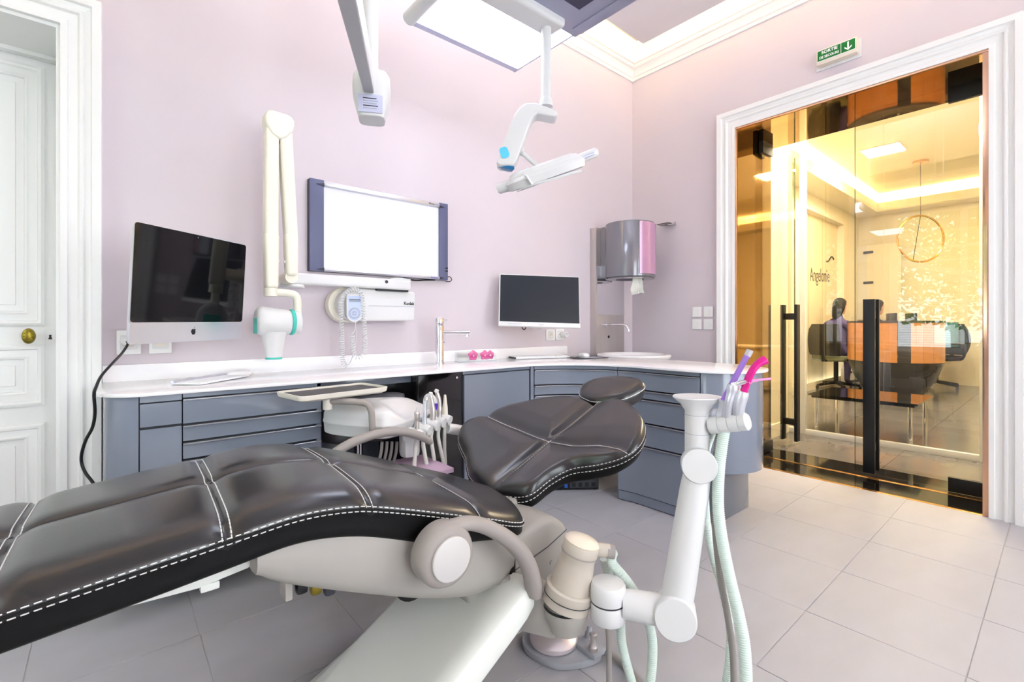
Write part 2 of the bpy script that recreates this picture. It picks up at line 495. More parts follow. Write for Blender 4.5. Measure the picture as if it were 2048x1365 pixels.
K = frame((-.239, YD, .913), (1, 0, 0), (0, 0, 1), (0, -1, 0))
kn.lathe([(.012, 0), (.012, .03), (.022, .034), (.026, .042), (.024, .050), (.014, .055), (.004, .056)], 28, K, sx=.78, sy=1.18)
for k in range(10):
    a = 2 * PI * k / 10
    kn.lathe([(.0035, 0), (.003, .003), (.001, .004)], 8, K @ Matrix.Translation((.0125 * math.cos(a), .019 * math.sin(a), .052)))
kn.build('door_knob', 'knob_brass', door)
esc = MB().prism(rrect(-.014, .014, -.028, .028, .006), 0, .004, frame((-.181, YD, .908), (1, 0, 0), (0, 0, 1), (0, -1, 0))).build('escutcheon', 'white_paint', door, .001)
MB().prism(arc(0, .005, .0042, -50, 230, 10) + [(-.0062, -.010), (.0062, -.010)], 0, .0047, frame((-.181, YD, .908), (1, 0, 0), (0, 0, 1), (0, -1, 0))).build('keyhole', 'black_plastic', esc)

# windows
def window(name, M, w, h, blind=False):
    """M maps local (x across, y up, z outwards)"""
    t = thing(name, None, None, M.translation, kind='structure')
    f = MB()
    for a in ((-w / 2, -w / 2 + .06), (w / 2 - .06, w / 2), (-.035, .035)): f.box(a[0], a[1], 0, h, -.03, .03, M)
    for b in ((0, .07), (h - .06, h), (h * .72, h * .72 + .04)): f.box(-w / 2, w / 2, b[0], b[1], -.028, .028, M)
    f.build('window_frame', 'white_paint', t, .004, 1)
    for a, b in ((-w / 2 + .06, -.035), (.035, w / 2 - .06)):
        for c, d in ((.07, h * .72), (h * .72 + .04, h - .06)):
            MB().box(a, b, c, d, -.003, .003, M).build('window_pane', 'clear_pane', t)
    if blind:
        k = .08
        while k < h * .33:
            MB().box(-w / 2 + .06, w / 2 - .06, k, k + .003, -.075, -.045, M).build('blind_slat', 'white_paint', t); k += .035
    return t
window('window_1', frame((XL - .2, (WY0 + WY1) / 2, WZ0), (0, 1, 0), (0, 0, 1), (1, 0, 0)), WY1 - WY0, WZ1 - WZ0)
window('window_2', frame((.35, YF - .2, .5), (1, 0, 0), (0, 0, 1), (0, -1, 0)), 1.2, 2.1)
window('window_3', frame((2.25, YF - .2, .5), (1, 0, 0), (0, 0, 1), (0, -1, 0)), 1.2, 2.1)
wb_ = thing('venetian_blind', 'white venetian blind across the lower garden window', 'blind', (XL - .06, .95, WZ0))
for k in range(19):
    z = WZ0 + .03 + k * .036
    MB().box(XL - .075, XL - .045, WY0 + .02, WY1 - .02, z, z + .003, Matrix.Translation((0, 0, 0))).build('slat', 'white_paint', wb_)
bx('head_rail', 'white_paint', wb_, XL - .08, XL - .04, WY0 + .02, WY1 - .02, WZ0 + .71, WZ0 + .74)
for y in (WY0 + .3, WY1 - .3): MB().cyl((XL - .06, y, WZ0 + .0), (XL - .06, y, WZ0 + .72), .0015, 6).build('ladder_cord', 'white_paint', wb_)

# ------------------------------------------------------------------ glass door opening
m = MB()
t_ = .014
m.box(XR - .004, XO, GY1 - t_, GY1 + .001, 0, GZ - t_ - .0001); m.box(XR - .004, XO, GY0 - .001, GY0 + t_, 0, GZ - t_ - .0001); m.box(XR - .004, XO, GY0 - .001, GY1 + .001, GZ - t_, GZ + .001)
lining = m.build('trim_5', 'bronze_mirror', kind='structure', smooth=0)
for a in ((GY1 - .012, GY1 + .001), (GY0 - .001, GY0 + t_ + .008)):
    bx('copper_edge', 'copper', lining, XR - .014, XR - .0042, a[0], a[1], 0, GZ - .0125, .001)
bx('copper_edge', 'copper', lining, XR - .014, XR - .0042, GY0 - .001, GY1 + .001, GZ - .012, GZ + .001, .001)
th = MB().box(XR - .004, XO, GY0 + t_, GY1 - t_, -.1, -.001).build('floor', 'black_stone', kind='structure')
bx('brass_strip', 'brass', th, XR - .006, XR + .022, GY0 + t_, GY1 - t_, -.006, .002, .001)
bx('brass_strip', 'brass', th, 3.60, 3.628, GY0 + t_, GY1 - t_, -.006, .0012, .0005)

def glass_leaf(name, hinge, ang, width, sgn, hz=GZ - t_ - .012):
    """leaf hinged at (x, y); ang 0 = closed (leaf lies along sgn*Y)"""
    d = Vector((math.sin(ang), sgn * math.cos(ang), 0)); n = Vector((0, 0, 1)).cross(d) * sgn
    M = frame((hinge[0], hinge[1], .010), d, n, (0, 0, 1))
    t = thing(name, None, None, (hinge[0], hinge[1], 0), kind='structure')
    MB().box(.006, width, -.005, .005, 0, hz, M).build('pane', 'pane_glass', t, smooth=0)
    e = MB()
    e.box(width, width + .0015, -.005, .005, 0, hz, M)
    e.build('glass_edge', 'glass_edge', t, smooth=0)
    for z0, z1 in ((hz - .085, hz + .012), (-.006, .075)):
        MB().box(.0, .155, -.016, .016, z0, z1, M).build('patch_hinge', 'black_metal', t, .0015)
    h = MB()
    for s in (-1, 1):
        h.box(width - .115, width - .055, s * .052 - .010, s * .052 + .010, .02, 1.105, M)
        h.build('handle_bar', 'black_metal', t, .0015); h = MB()
    for z in (.145, .985): h.box(width - .10, width - .07, -.045, .045, z, z + .05, M)
    h.build('handle_stub', 'black_metal', t, .001)
    return t
glass_leaf('door_2', (3.665, GY0 + .035), 0.0, .60, 1)
glass_leaf('door_3', (3.665, GY1 - .035), math.radians(87), .575, -1)
# ------------------------------------------------------------------ floor of the door recess
MB().box(DX0 - .02, DX1 + .02, YB - .002, YB + WT + .05, -.1, -.002).build('floor', 'tile', kind='structure')

# ------------------------------------------------------------------ worktop and cabinets
ZT, ZS = .740, .728
slab = [(-.033, YB), (-.033, 2.03)] + arc(.095, 2.03, .128, 180, 270, 12) + [(.6, 1.902), (1.2, 1.902)] + arc(1.66, 1.45, .453, 90, 0, 24) \
    + arc(2.37, 1.19, .257, 180, 360, 32) + [(2.627, 1.45)] + [(v.x, v.y) for v in catmull([(2.627, 1.50, 0), (2.60, 1.66, 0), (2.53, 1.85, 0), (2.47, 2.08, 0), (2.45, YB, 0)], 6)]
worktop = thing('worktop', 'white solid surface worktop curving from the wall into a rounded peninsula', 'worktop', (1.2, 2.1, ZS))
MB().prism(slab, ZS, ZT).build('slab', 'solid_surface', worktop, .003, 2)
bs = MB()
poly = [(-.020, ZT - .001), (2.525, ZT - .001), (2.525, .795), (2.515, .803), (-.020, .803)]
bs.prism(poly, 0, .016, frame((0, YB - .001, 0), (1, 0, 0), (0, 0, 1), (0, -1, 0)))
bs.build('backsplash', 'solid_surface', worktop, .003, 2)
# front path of the cabinets
path = [(-.015, 2.35), (-.015, 2.015)] + arc(.075, 2.015, .09, 180, 270, 10)[1:] + [(.3, 1.925), (.7, 1.925), (1.1, 1.925), (1.4, 1.925)] + arc(1.66, 1.45, .475, 90, 0, 40) + [(2.135, 1.3)] + arc(2.37, 1.19, .235, 180, 360, 40) + [(2.605, 1.45)]
PTS = [Vector((a, b, 0)) for a, b in path]
ACC = [0.0]
for a, b in zip(PTS, PTS[1:]): ACC.append(ACC[-1] + (b - a).length)
def cp(s):
    k = 0
    while k < len(PTS) - 2 and ACC[k + 1] < s: k += 1
    t = (PTS[k + 1] - PTS[k]).normalized(); return PTS[k] + t * (s - ACC[k]), Vector((t.y, -t.x, 0))
S_FRONT = ACC[11]                                   # path length where the straight front starts (x = .075)
sx_ = lambda x: S_FRONT + (x - .075)
S_ARC = sx_(1.66)
sa_ = lambda deg: S_ARC + math.radians(90 - deg) * .475
S_PEN = sa_(0)
sp_ = lambda y: S_PEN + (1.45 - y)
S_END = sp_(1.19)
def front(s0, s1, z0, z1, proud=0.0, thick=.018, g=.0016):
    s0 += g; s1 -= g
    n = max(2, int((s1 - s0) / .02)); out = []; inn = []
    for i in range(n + 1):
        p, nn = cp(s0 + (s1 - s0) * i / n)
        out.append(p + nn * proud); inn.append(p + nn * (proud - thick))
    rings = [[(a.x, a.y, z0), (a.x, a.y, z1), (b.x, b.y, z1), (b.x, b.y, z0)] for a, b in zip(out, inn)]
    return MB().loft(rings)
def drawer_front(name, par, s0, s1, z0, z1, lip=True, mat='lacquer'):
    o = front(s0, s1, z0 + .0025, z1 - .0025).build(name, mat, par, .001, 1)
    if lip: front(s0, s1, z1 - .0065, z1 - .001, .009, .016).build('handle_lip', 'lip', o, .0008, 1)
    return o
def carcass(par, s0, s1, z0, z1, depth=.30, mat='carcass'):
    front(s0, s1, z0, z1, -.020, depth, .0).build('carcass', mat, par)

u = thing('end_cabinet', 'grey lacquer end cabinet with rounded corner beside the white door', 'cabinet', (.08, 2.1, 0))
carcass(u, .03, sx_(.187), .145, ZS - .003, .06)
bx('carcass', 'carcass', u, .01, .187, 1.96, 2.33, .145, ZS - .004, .0)
front(.0, sx_(.073), .14, ZS - .001).build('rounded_side', 'lacquer', u, .001, 1)
front(sx_(.073), sx_(.187), .706, ZS - .001, -.001).build('fascia', 'lacquer', u)
drawer_front('drawer', u, sx_(.073), sx_(.187), .624, .704, False)
drawer_front('door', u, sx_(.073), sx_(.187), .14, .621, False)
bx('plinth', 'carcass', u, .02, .187, 2.28, 2.34, 0, .146, 0)

u = thing('drawer_cabinet', 'wide grey drawer cabinet under the white keyboard', 'cabinet', (.415, 2.1, 0))
bx('carcass', 'carcass', u, .19, .642, 1.946, 2.33, .145, ZS - .003, 0)
bx('side_panel', 'lacquer', u, .626, .643, 1.926, 2.34, .14, ZS - .002, .001)
front(sx_(.187), sx_(.643), .712, ZS - .001, -.001).build('fascia', 'lacquer', u)
for z0, z1 in ((.622, .709), (.563, .619), (.503, .560), (.35, .50), (.14, .347)):
    drawer_front('drawer', u, sx_(.187), sx_(.643), z0, z1)
bx('plinth', 'carcass', u, .19, .64, 2.28, 2.34, 0, .146, 0)

u = thing('knee_space_panel', 'grey back panel of the open knee space below the worktop', 'panel', (.86, 2.33, 0))
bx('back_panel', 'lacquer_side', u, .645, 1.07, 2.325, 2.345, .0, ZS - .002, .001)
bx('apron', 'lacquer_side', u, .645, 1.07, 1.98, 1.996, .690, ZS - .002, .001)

u = thing('black_cabinet', 'gloss black cabinet between the knee space and the grey curved door', 'cabinet', (1.2, 2.1, 0))
bx('carcass', 'carcass', u, 1.074, 1.318, 1.946, 2.33, .05, ZS - .003, 0)
front(sx_(1.074), sx_(1.318), .05, ZS - .004).build('door', 'black_gloss', u, .001, 1)
bx('side_panel', 'black_gloss', u, 1.072, 1.078, 1.93, 2.33, .04, ZS - .004, .0)
MB().cyl((1.285, 1.925, .70), (1.285, 1.921, .70), .006, 12).build('lock', 'chrome', u)
bx('plinth', 'carcass', u, 1.08, 1.31, 1.97, 2.33, 0, .05, 0)

u = thing('corner_cabinet', 'grey lacquer corner cabinet with a curved plain door', 'cabinet', (1.55, 2.1, 0))
bx('carcass', 'carcass', u, 1.325, 1.72, 1.97, 2.33, .05, ZS - .003, 0)
carcass(u, sx_(1.322), sa_(77.8), .05, ZS - .003, .08)
front(sx_(1.322), sa_(77.8), .712, ZS - .001, -.001).build('fascia', 'lacquer', u)
drawer_front('door', u, sx_(1.330), sa_(78.2), .05, .709, False)
front(sa_(77.6), sa_(74.9), .05, ZS - .001, .002).build('post', 'lacquer', u, .001, 1)
bx('plinth', 'carcass', u, 1.33, 1.70, 1.97, 2.33, 0, .05, 0)

u = thing('curved_drawer_cabinet', 'grey drawer cabinet with concave fronts behind the headrest', 'cabinet', (1.98, 1.85, 0))
carcass(u, sa_(74.6), sa_(17.7), .27, ZS - .003, .28)
front(sa_(74.6), sa_(17.5), .709, ZS - .001, -.001).build('fascia', 'lacquer', u)
for z0, z1 in ((.622, .706), (.565, .619), (.44, .562), (.27, .437)):
    drawer_front('drawer', u, sa_(74.6), sa_(17.5), z0, z1)
bx('bracket', 'carcass', u, 1.80, 2.40, 2.20, 2.34, .27, ZS - .003, 0)
bx('leg_panel', 'carcass', u, 2.38, 2.40, 2.15, 2.34, 0, .27, 0)

u = thing('peninsula_drawer_cabinet', 'grey five drawer cabinet of the peninsula behind the suction arm', 'cabinet', (2.3, 1.35, 0))
carcass(u, sa_(17.4), sp_(1.133), .05, ZS - .003, .28)
bx('carcass', 'carcass', u, 2.36, 2.60, 1.22, 1.62, .05, ZS - .003, 0)
front(sa_(17.2), sp_(1.134), .709, ZS - .001, -.001).build('fascia', 'lacquer', u)
for z0, z1 in ((.612, .706), (.566, .609), (.440, .563), (.319, .437), (.055, .316)):
    drawer_front('drawer', u, sa_(17.2), sp_(1.134), z0, z1)
front(sa_(17.0), sp_(1.19), .006, .053, -.006).build('plinth', 'lacquer', u)
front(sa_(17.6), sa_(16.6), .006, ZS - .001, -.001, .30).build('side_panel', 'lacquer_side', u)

u = thing('rounded_end_cabinet', 'grey gloss half cylinder ending the peninsula by the glass doors', 'cabinet', (2.37, 1.1, 0))
MB().prism([(v.x, v.y) for v in [cp(sp_(1.131) + (ACC[-1] - sp_(1.131)) * i / 60)[0] for i in range(61)]], .257, ZS - .001).build('drum', 'lacquer', u, .002, 2, smooth=30)
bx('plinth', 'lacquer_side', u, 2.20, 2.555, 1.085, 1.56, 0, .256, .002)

# computer tower standing under the curved drawers
cx, cy = 2.02, 1.86
M = frame((cx, cy, 0), Vector((.80, -.60, 0)), Vector((.60, .80, 0)), (0, 0, 1))
t = thing('computer_tower', 'black computer tower with perforated panel under the curved drawers', 'computer', (cx, cy, 0))
MB().box(-.17, .17, 0, .17, .004, .24, M).build('case', 'black_plastic', t, .004)
MB().box(-.0, .165, -.004, .0, .015, .225, M).build('perforated_panel', 'carcass', t, .001)
for i in range(4):
    for j in range(5):
        MB().box(.012 + i * .038, .034 + i * .038, -.0055, -.0035, .022 + j * .04, .046 + j * .04, M).build('vent', 'ink', t)
MB().box(-.03, -.012, -.002, .0, .016, .036, M).build('sticker', 'blue_sticker' if 'blue_sticker' in MATS else mk('blue_sticker', (30, 90, 190), .4).name, t)
for a in (-.15, .15):
    for b in (.02, .15): MB().cyl(M @ Vector((a, b, 0)), M @ Vector((a, b, .006)), .01, 10).build('foot', 'black_plastic', t)

# ------------------------------------------------------------------ things on the worktop
def faucet():
    t = thing('worktop_faucet', 'tall chrome pillar faucet standing on the white worktop', 'faucet', (1.34, 2.17, ZT))
    p = at(879, 729, Z=ZT); x, y = p.x, p.y
    MB().lathe([(.027, 0), (.027, .004), (.023, .006), (.023, .205), (.022, .207), (.022, .212), (.023, .214), (.023, .250), (.021, .253)], 28, Matrix.Translation((x, y, ZT))).build('body', 'chrome', t)
    d = Vector((.80, -.60, 0)).normalized()
    o = Vector((x, y, ZT + .172))
    MB().tube([o, o + d * .05, o + d * .165], .0125, 16).build('spout', 'chrome', t)
    e = o + d * .150
    MB().cyl(e + Vector((0, 0, -.010)), e + Vector((0, 0, -.020)), .009, 14).build('aerator', 'chrome', t)
    MB().cyl(Vector((x, y, ZT + .118)) + d * .020, Vector((x, y, ZT + .118)) + d * .030, .010, 14).build('sensor', 'chrome', t)
    MB().cyl((x, y, ZT + .243), Vector((x, y, ZT + .243)) + d * .045, .004, 10).build('lever', 'chrome', t)
faucet()

def keyboard_flat():
    # thin aluminium keyboard seen edge on, front left on the worktop
    a = at(347, 770, Z=ZT); b = at(401, 771.5, Z=ZT); c = at(493, 755, Z=ZT)
    t = thing('keyboard', 'thin white keyboard lying at the left end of the worktop', 'keyboard', (b.x, b.y, ZT))
    ex = (c - b); L = ex.length; ex.normalize(); ey = Vector((-ex.y, ex.x, 0))
    M = frame(b, ex, ey, (0, 0, 1))
    L = .285; W = .115
    MB().prism([(0, 0), (L, 0), (L, W), (0, W)], .002, .007, M).build('base', 'key_white', t, .002)
    MB().tube([M @ Vector((0, W - .008, .008)), M @ Vector((L, W - .008, .008))], .008, 12).build('battery_tube', 'aluminium', t)
    kw = (L - .012) / 14
    for r in range(5):
        for k in range(14):
            if r == 0 and 3 <= k <= 8:
                if k > 3: continue
                MB().box(.006 + k * kw + .001, .006 + (k + 6) * kw - .001, .006 + r * .017, .006 + r * .017 + .015, .007, .009, M).build('key', 'key_white', t); continue
            MB().box(.006 + k * kw + .001, .006 + (k + 1) * kw - .001, .006 + r * .017, .006 + r * .017 + .015, .007, .009, M).build('key', 'key_white', t)
keyboard_flat()

def mouse(p, ang, label, s=1.0):
    t = thing('computer_mouse', label, 'mouse', (p.x, p.y, ZT), 'white computer mice on the worktop')
    M = Matrix.Translation((p.x, p.y, p.z)) @ Matrix.Rotation(ang, 4, 'Z') @ Matrix.Scale(s, 4)
    rings = []
    for z, k in ((.0, .92), (.003, 1.0), (.010, 1.0), (.016, .93), (.020, .78), (.0225, .5), (.0235, .15)):
        rings.append([(.056 * k * math.cos(a) * (1 if z < .012 else .97), .030 * k * math.sin(a), z) for a in [2 * PI * i / 28 for i in range(28)]])
    MB().loft(rings, M=M).build('shell', 'key_white', t, smooth=60)
    MB().loft([[(.055 * math.cos(a), .0293 * math.sin(a), z) for a in [2 * PI * i / 28 for i in range(28)]] for z in (-.001, .001)], M=M).build('base', 'aluminium', t)
    return t
mouse(at(479, 752, Z=ZT) + Vector((0, 0, .0015)), .55, 'flat white mouse beside the thin keyboard left of the x-ray arm')

kb = at(1079, 716, Z=ZT)
def keyboard_full():
    a = at(1032, 719, Z=ZT); c = at(1140, 716, Z=ZT)
    ex = (c - a).normalized(); ey = Vector((-ex.y, ex.x, 0)); M = frame(a, ex, ey, (0, 0, 1)); L = (c - a).length; W = .12
    t = thing('keyboard', 'white full size keyboard below the small wall monitor', 'keyboard', (a.x, a.y, ZT))
    MB().prism([(0, 0), (L, 0), (L, W), (0, W)], .001, .010, M).build('base', 'key_white', t, .002)
    MB().box(-.004, .0, 0, W, .002, .011, M).build('end_trim', 'carcass', t)
    n = 18; kw = (L - .02) / n
    for r in range(5):
        for k in range(n):
            MB().box(.01 + k * kw + .001, .01 + (k + 1) * kw - .0012, .010 + r * .020, .028 + r * .020, .010, .0145, M).build('key', 'key_white', t)
    MB().box(L * .74, L * .745, 0, W, .0095, .0112, M).build('divider', 'carcass', t)
keyboard_full()
pm = at(1172, 716, Z=ZT)
mp_ = thing('mouse_pad', 'dark printed mouse pad beside the full size keyboard', 'mouse pad', (pm.x, pm.y, ZT))
M = frame((pm.x, pm.y, ZT), Vector((.93, -.36, 0)), Vector((.36, .93, 0)), (0, 0, 1))
MB().prism(rrect(-.12, .12, -.09, .09, .012), .0005, .003, M).build('pad', 'ink', mp_)
MB().prism(rrect(-.02, .10, -.06, .05, .02), .003, .0034, M).build('print', 'grey_print', mp_)
mouse(pm + Vector((0, .02, .0042)), 1.0, 'white mouse on the dark mouse pad near the basin', 1.15)

def flower_box():
    a = at(915, 725.5, Z=ZT); c = at(993, 722.5, Z=ZT)
    ex = (c - a).normalized(); ey = Vector((-ex.y, ex.x, 0)); M = frame(a, ex, ey, (0, 0, 1)); L = (c - a).length
    t = thing('flower_box', 'clear acrylic box holding two pink orchid blooms', 'flower box', (a.x, a.y, ZT))
    for x0, x1, y0, y1, z0, z1 in ((0, L, 0, .004, .001, .070), (0, L, .041, .045, .001, .070), (0, .004, 0, .045, .001, .07), (L - .004, L, 0, .045, .001, .07)):
        MB().box(x0, x1, y0, y1, z0, z1, M).build('pane', 'clear_pane', t, smooth=0)
    MB().box(0, L, 0, .045, .0005, .006, M).build('base', 'clear_plastic', t)
    def bloom(cx, s, n):
        f = None
        for k in range(n):
            a_ = 2 * PI * k / n + .3
            pm_ = MB(); r = []
            for i in range(7):
                u_ = i / 6; w = .017 * math.sin(PI * min(1, u_ * .9 + .08)) * s
                ctr = Vector((math.cos(a_), 0, math.sin(a_))) * (.033 * u_ * s); sd = Vector((-math.sin(a_), 0, math.cos(a_)))
                y_ = -.006 * math.sin(PI * u_)
                r.append([ctr + sd * w + Vector((0, y_, 0)), ctr + Vector((0, y_ - .003, 0)), ctr - sd * w + Vector((0, y_, 0)), ctr + Vector((0, y_ + .0012, 0))])
            pm_.loft([[M @ (Vector((cx, .022, .036)) + v) for v in q] for q in r])
            pm_.build('petal', 'petal', t)
        MB().lathe([(.001, 0), (.006, .002), (.005, .006), (.001, .008)], 12, frame(M @ Vector((cx, .014, .034)), ex, (0, 0, 1), -ey)).build('flower_heart', 'petal_heart', t)
    bloom(L * .42, 1.0, 5); bloom(L * .72, .95, 5); bloom(L * .86, .9, 5)
flower_box()
# ------------------------------------------------------------------ things on the back wall
def back(px, py, proud=0.0): return at(px, py, Y=YB - proud)
# interactive white board
t = thing('whiteboard', 'glossy white wall board with slate blue side posts', 'whiteboard', (1.1, YB, 1.21))
MB().box(.722, 1.496, YB - .018, YB - .001, 1.214, 1.654).build('backing', 'board_side', t, .002)
MB().box(.785, 1.442, YB - .024, YB - .017, 1.225, 1.645).build('writing_surface', 'board_white', t)
for x0, x1 in ((.724, .790), (1.438, 1.495)):
    o = MB().box(x0, x1, YB - .034, YB - .016, 1.214, 1.655).build('side_post', 'board_frame', t, .002)
    w = x1 - x0
    for z in (1.632, 1.224):
        MB().prism([(x0 + w * .45, 0), (x1 + .001, -.008), (x1 + .001, .008)] if x0 < 1 else [(x1 - w * .45, 0), (x0 - .001, .008), (x0 - .001, -.008)], 0, .004, frame((0, YB - .033, z), (1, 0, 0), (0, 0, 1), (0, -1, 0))).build('corner_wedge', 'board_side', o)
MB().prism([(YB - .018, 1.622), (YB - .036, 1.630), (YB - .036, 1.648), (YB - .030, 1.654), (YB - .018, 1.654)], .790, 1.438, frame((0, 0, 0), (0, 1, 0), (0, 0, 1), (1, 0, 0))).build('top_rail', 'aluminium', t, .001, 1)
MB().prism([(YB - .018, 1.236), (YB - .040, 1.228), (YB - .040, 1.222), (YB - .034, 1.215), (YB - .018, 1.215)], .790, 1.438, frame((0, 0, 0), (0, 1, 0), (0, 0, 1), (1, 0, 0))).build('pen_rail', 'aluminium', t, .001, 1)
F0 = lambda x, y, z: frame((x, y, z), (1, 0, 0), (0, 0, 1), (0, -1, 0))
lettering('Mimio', .014, F0(1.385, YB - .0365, 1.639), 'ink', t)
lettering('boardlight', .009, F0(1.418, YB - .0365, 1.639), 'grey_print', t)
lettering('Steelcase', .012, F0(1.400, YB - .0405, 1.2225), 'violet', t)
for k in range(2): bx('socket', 'ink', t, 1.478, 1.494, YB - .0355, YB - .030, 1.262 + k * .017, 1.270 + k * .017, 0)
MB().tube(catmull([(1.49, YB - .02, 1.232), (1.515, YB - .022, 1.236), (1.528, YB - .022, 1.222), (1.518, YB - .02, 1.209), (1.49, YB - .015, 1.209)], 6), .0025, 8).build('cable', 'black_plastic', t)
MB().tube(catmull([(1.20, YB - .012, 1.213), (1.29, YB - .014, 1.203), (1.36, YB - .012, 1.209), (1.42, YB - .012, 1.213)], 6), .004, 8).build('cable', 'black_plastic', t)

# wall x-ray generator with folding arm and tube head
t = thing('xray_machine', 'cream wall x-ray machine with folded scissor arm and teal ringed head', 'x-ray machine', (.85, YB, .97))
# generator case
FR = frame((0, YB - .001, 0), (1, 0, 0), (0, 0, 1), (0, -1, 0))
out = arc(.915, 1.055, .082, 90, 270, 14) + arc(1.23, .989, .012, -90, 0, 4) + arc(1.23, 1.119, .014, 0, 90, 4)
case = MB().prism(out, 0, .105, FR).build('generator_case', 'device_white', t, .012, 3)
MB().prism(arc(.89, 1.055, .088, 90, 270, 16) + [(.95, .967), (.95, 1.143)], 0, .055, FR).build('rounded_back', 'xray_cream', t, .006, 2)
MB().box(.985, 1.238, YB - .1075, YB - .1055, 1.0505, 1.0525).build('groove', 'grey_print', case)
lettering('Kodak', .023, F0(1.206, YB - .1066, 1.068), 'ink', case, bold=.0006)
# horizontal arm on the wall bracket
arm = MB().box(.585, 1.205, YB - .135, YB - .075, 1.137, 1.190).build('horizontal_arm', 'device_white', t, .012, 3)
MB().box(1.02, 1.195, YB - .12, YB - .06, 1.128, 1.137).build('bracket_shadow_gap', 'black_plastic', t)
MB().prism([(1.09, 1.188), (1.205, 1.188), (1.205, 1.194), (1.15, 1.2), (1.12, 1.198)], .08, .13, FR).build('arm_cover', 'device_white', arm, .004)
MB().cyl(at(773, 564, Y=YB - .135), at(773, 564, Y=YB - .138), .0085, 16).build('screw_cap', 'carcass', arm)
MB().lathe([(.050, 0), (.052, .006), (.048, .014)], 24, Matrix.Translation((.625, YB - .105, 1.123))).build('swivel_disc', 'device_white', arm)
# scissor arms
YA = YB - .21
def slab_arm(a, b, w0, w1, name, depth=.055):
    """flat arm between two points of the plane y = YA"""
    a = Vector(a); b = Vector(b); d = (b - a); L = d.length; d.normalize(); sd = Vector((0, 1, 0)).cross(d)
    return MB().prism([(-w0 / 2, 0), (w0 / 2, 0), (w1 / 2, L), (-w1 / 2, L)], -depth / 2, depth / 2, frame(a, sd, d, sd.cross(d)))
slab_arm((.512, YA, 1.30), (.514, YA, 1.775), .053, .052, 'a').build('upper_arm', 'xray_cream', t, .013, 3)
slab_arm((.590, YA, 1.33), (.566, YA, 1.775), .050, .052, 'a').build('upper_arm', 'xray_cream', t, .013, 3)
slab_arm((.513, YA - .001, 1.108), (.512, YA - .001, 1.335), .048, .056, 'a', .058).build('lower_arm', 'xray_cream', t, .014, 3)
slab_arm((.592, YA - .001, 1.165), (.589, YA - .001, 1.345), .044, .052, 'a', .058).build('lower_arm', 'xray_cream', t, .014, 3)
MB().cyl((.592, YA + .10, 1.16), (.592, YA - .01, 1.16), .026, 20).build('arm_joint', 'xray_cream', t)
FA = frame((0, YA, 0), (1, 0, 0), (0, 0, 1), (0, -1, 0))
MB().prism([(.598, 1.800), (.597, 1.820), (.588, 1.834), (.570, 1.840), (.512, 1.842), (.494, 1.836), (.485, 1.822), (.484, 1.80), (.489, 1.775), (.512, 1.744), (.540, 1.728), (.568, 1.744), (.592, 1.775)], -.033, .033, FA).build('elbow_cap', 'xray_cream', t, .01, 3)
MB().box(.537, .543, YA - .02, YA + .02, 1.715, 1.735).build('elbow_slot', 'black_plastic', t)
for x, s in ((.535, 1), (.567, -1)): MB().cyl((x, YA - .01, 1.222), (x + .008 * s, YA - .01, 1.222), .006, 10).build('stop_button', 'device_white', t)
# gooseneck yoke
m = MB().tube(catmull([(.500, YA, 1.093), (.54, YA, 1.093), (.590, YA, 1.090), (.612, YA, 1.078), (.618, YA, 1.05), (.618, YA, .995)], 8), [.0165] * 41, 14)
m.build('yoke', 'xray_cream', t)
MB().cyl((.512, YA, 1.075), (.512, YA, 1.11), .026, 20).build('swivel', 'xray_cream', t)
# tube head
HM = Matrix.Translation((.53, YA, .963))
rings = []
for x, k in ((-.075, .72), (-.068, .9), (-.05, 1.0), (.02, 1.0), (.05, .93), (.058, .86)):
    rings.append([(x, .058 * k * math.cos(a), .005 + .056 * k * math.sin(a) * (1.18 if math.sin(a) > 0 and x < 0 else 1)) for a in [2 * PI * i / 28 for i in range(28)]])
head = MB().loft(rings, M=HM).build('tube_head', 'device_white', t, smooth=50)
MB().lathe([(.053, 0), (.055, .003), (.055, .012), (.053, .015)], 32, frame((.586, YA, .968), (0, 1, 0), (0, 0, 1), (1, 0, 0))).build('angle_ring', 'teal', t)
MB().lathe([(.050, 0), (.050, .022), (.044, .028)], 32, frame((.600, YA, .968), (0, 1, 0), (0, 0, 1), (1, 0, 0))).build('pivot_hub', 'device_white', t)
MB().lathe([(.050, 0), (.044, -.03), (.037, -.075), (.033, -.105)], 28, Matrix.Translation((.523, YA - .004, .927))).build('aiming_cone', 'device_white', head)
MB().lathe([(.0325, 0), (.0325, -.009), (.030, -.010)], 28, Matrix.Translation((.523, YA - .004, .823))).build('cone_tip', 'teal', head)
MB().box(.0, .0012, -.03, .03, -.045, .02, Matrix.Translation((.4535, YA, .965))).build('rear_plate', 'teal', head, .003)

# hand control hanging on the generator
t = thing('hand_control', 'white hand control with round keypad hanging on the x-ray case', 'remote control', (.90, YB - .115, .97))
HC = at(706, 617, Y=YB - .125)
HF = frame((HC.x, HC.y, HC.z), Vector((1, -.06, 0)).normalized(), Vector((.03, .06, 1)).normalized(), Vector((-.06, -1, .06)).normalized())
body = MB().prism(rrect(-.036, .036, -.028, .066, .012) if False else (arc(0, -.032, .036, 180, 360, 14) + arc(.026, .056, .012, 0, 90, 4) + arc(-.026, .056, .012, 90, 180, 4)), 0, .022, HF).build('body', 'device_white', t, .004, 2)
MB().prism(arc(0, -.030, .031, 180, 360, 14) + [(.031, .058), (-.031, .058)], .0222, .0228, HF).build('keypad', 'blue_print', t)
MB().box(-.026, .027, .028, .042, .0226, .0235, HF).build('display', 'lcd', t)
MB().box(-.026, .027, .039, .042, .0232, .0238, HF).build('display_edge', 'ink', t)
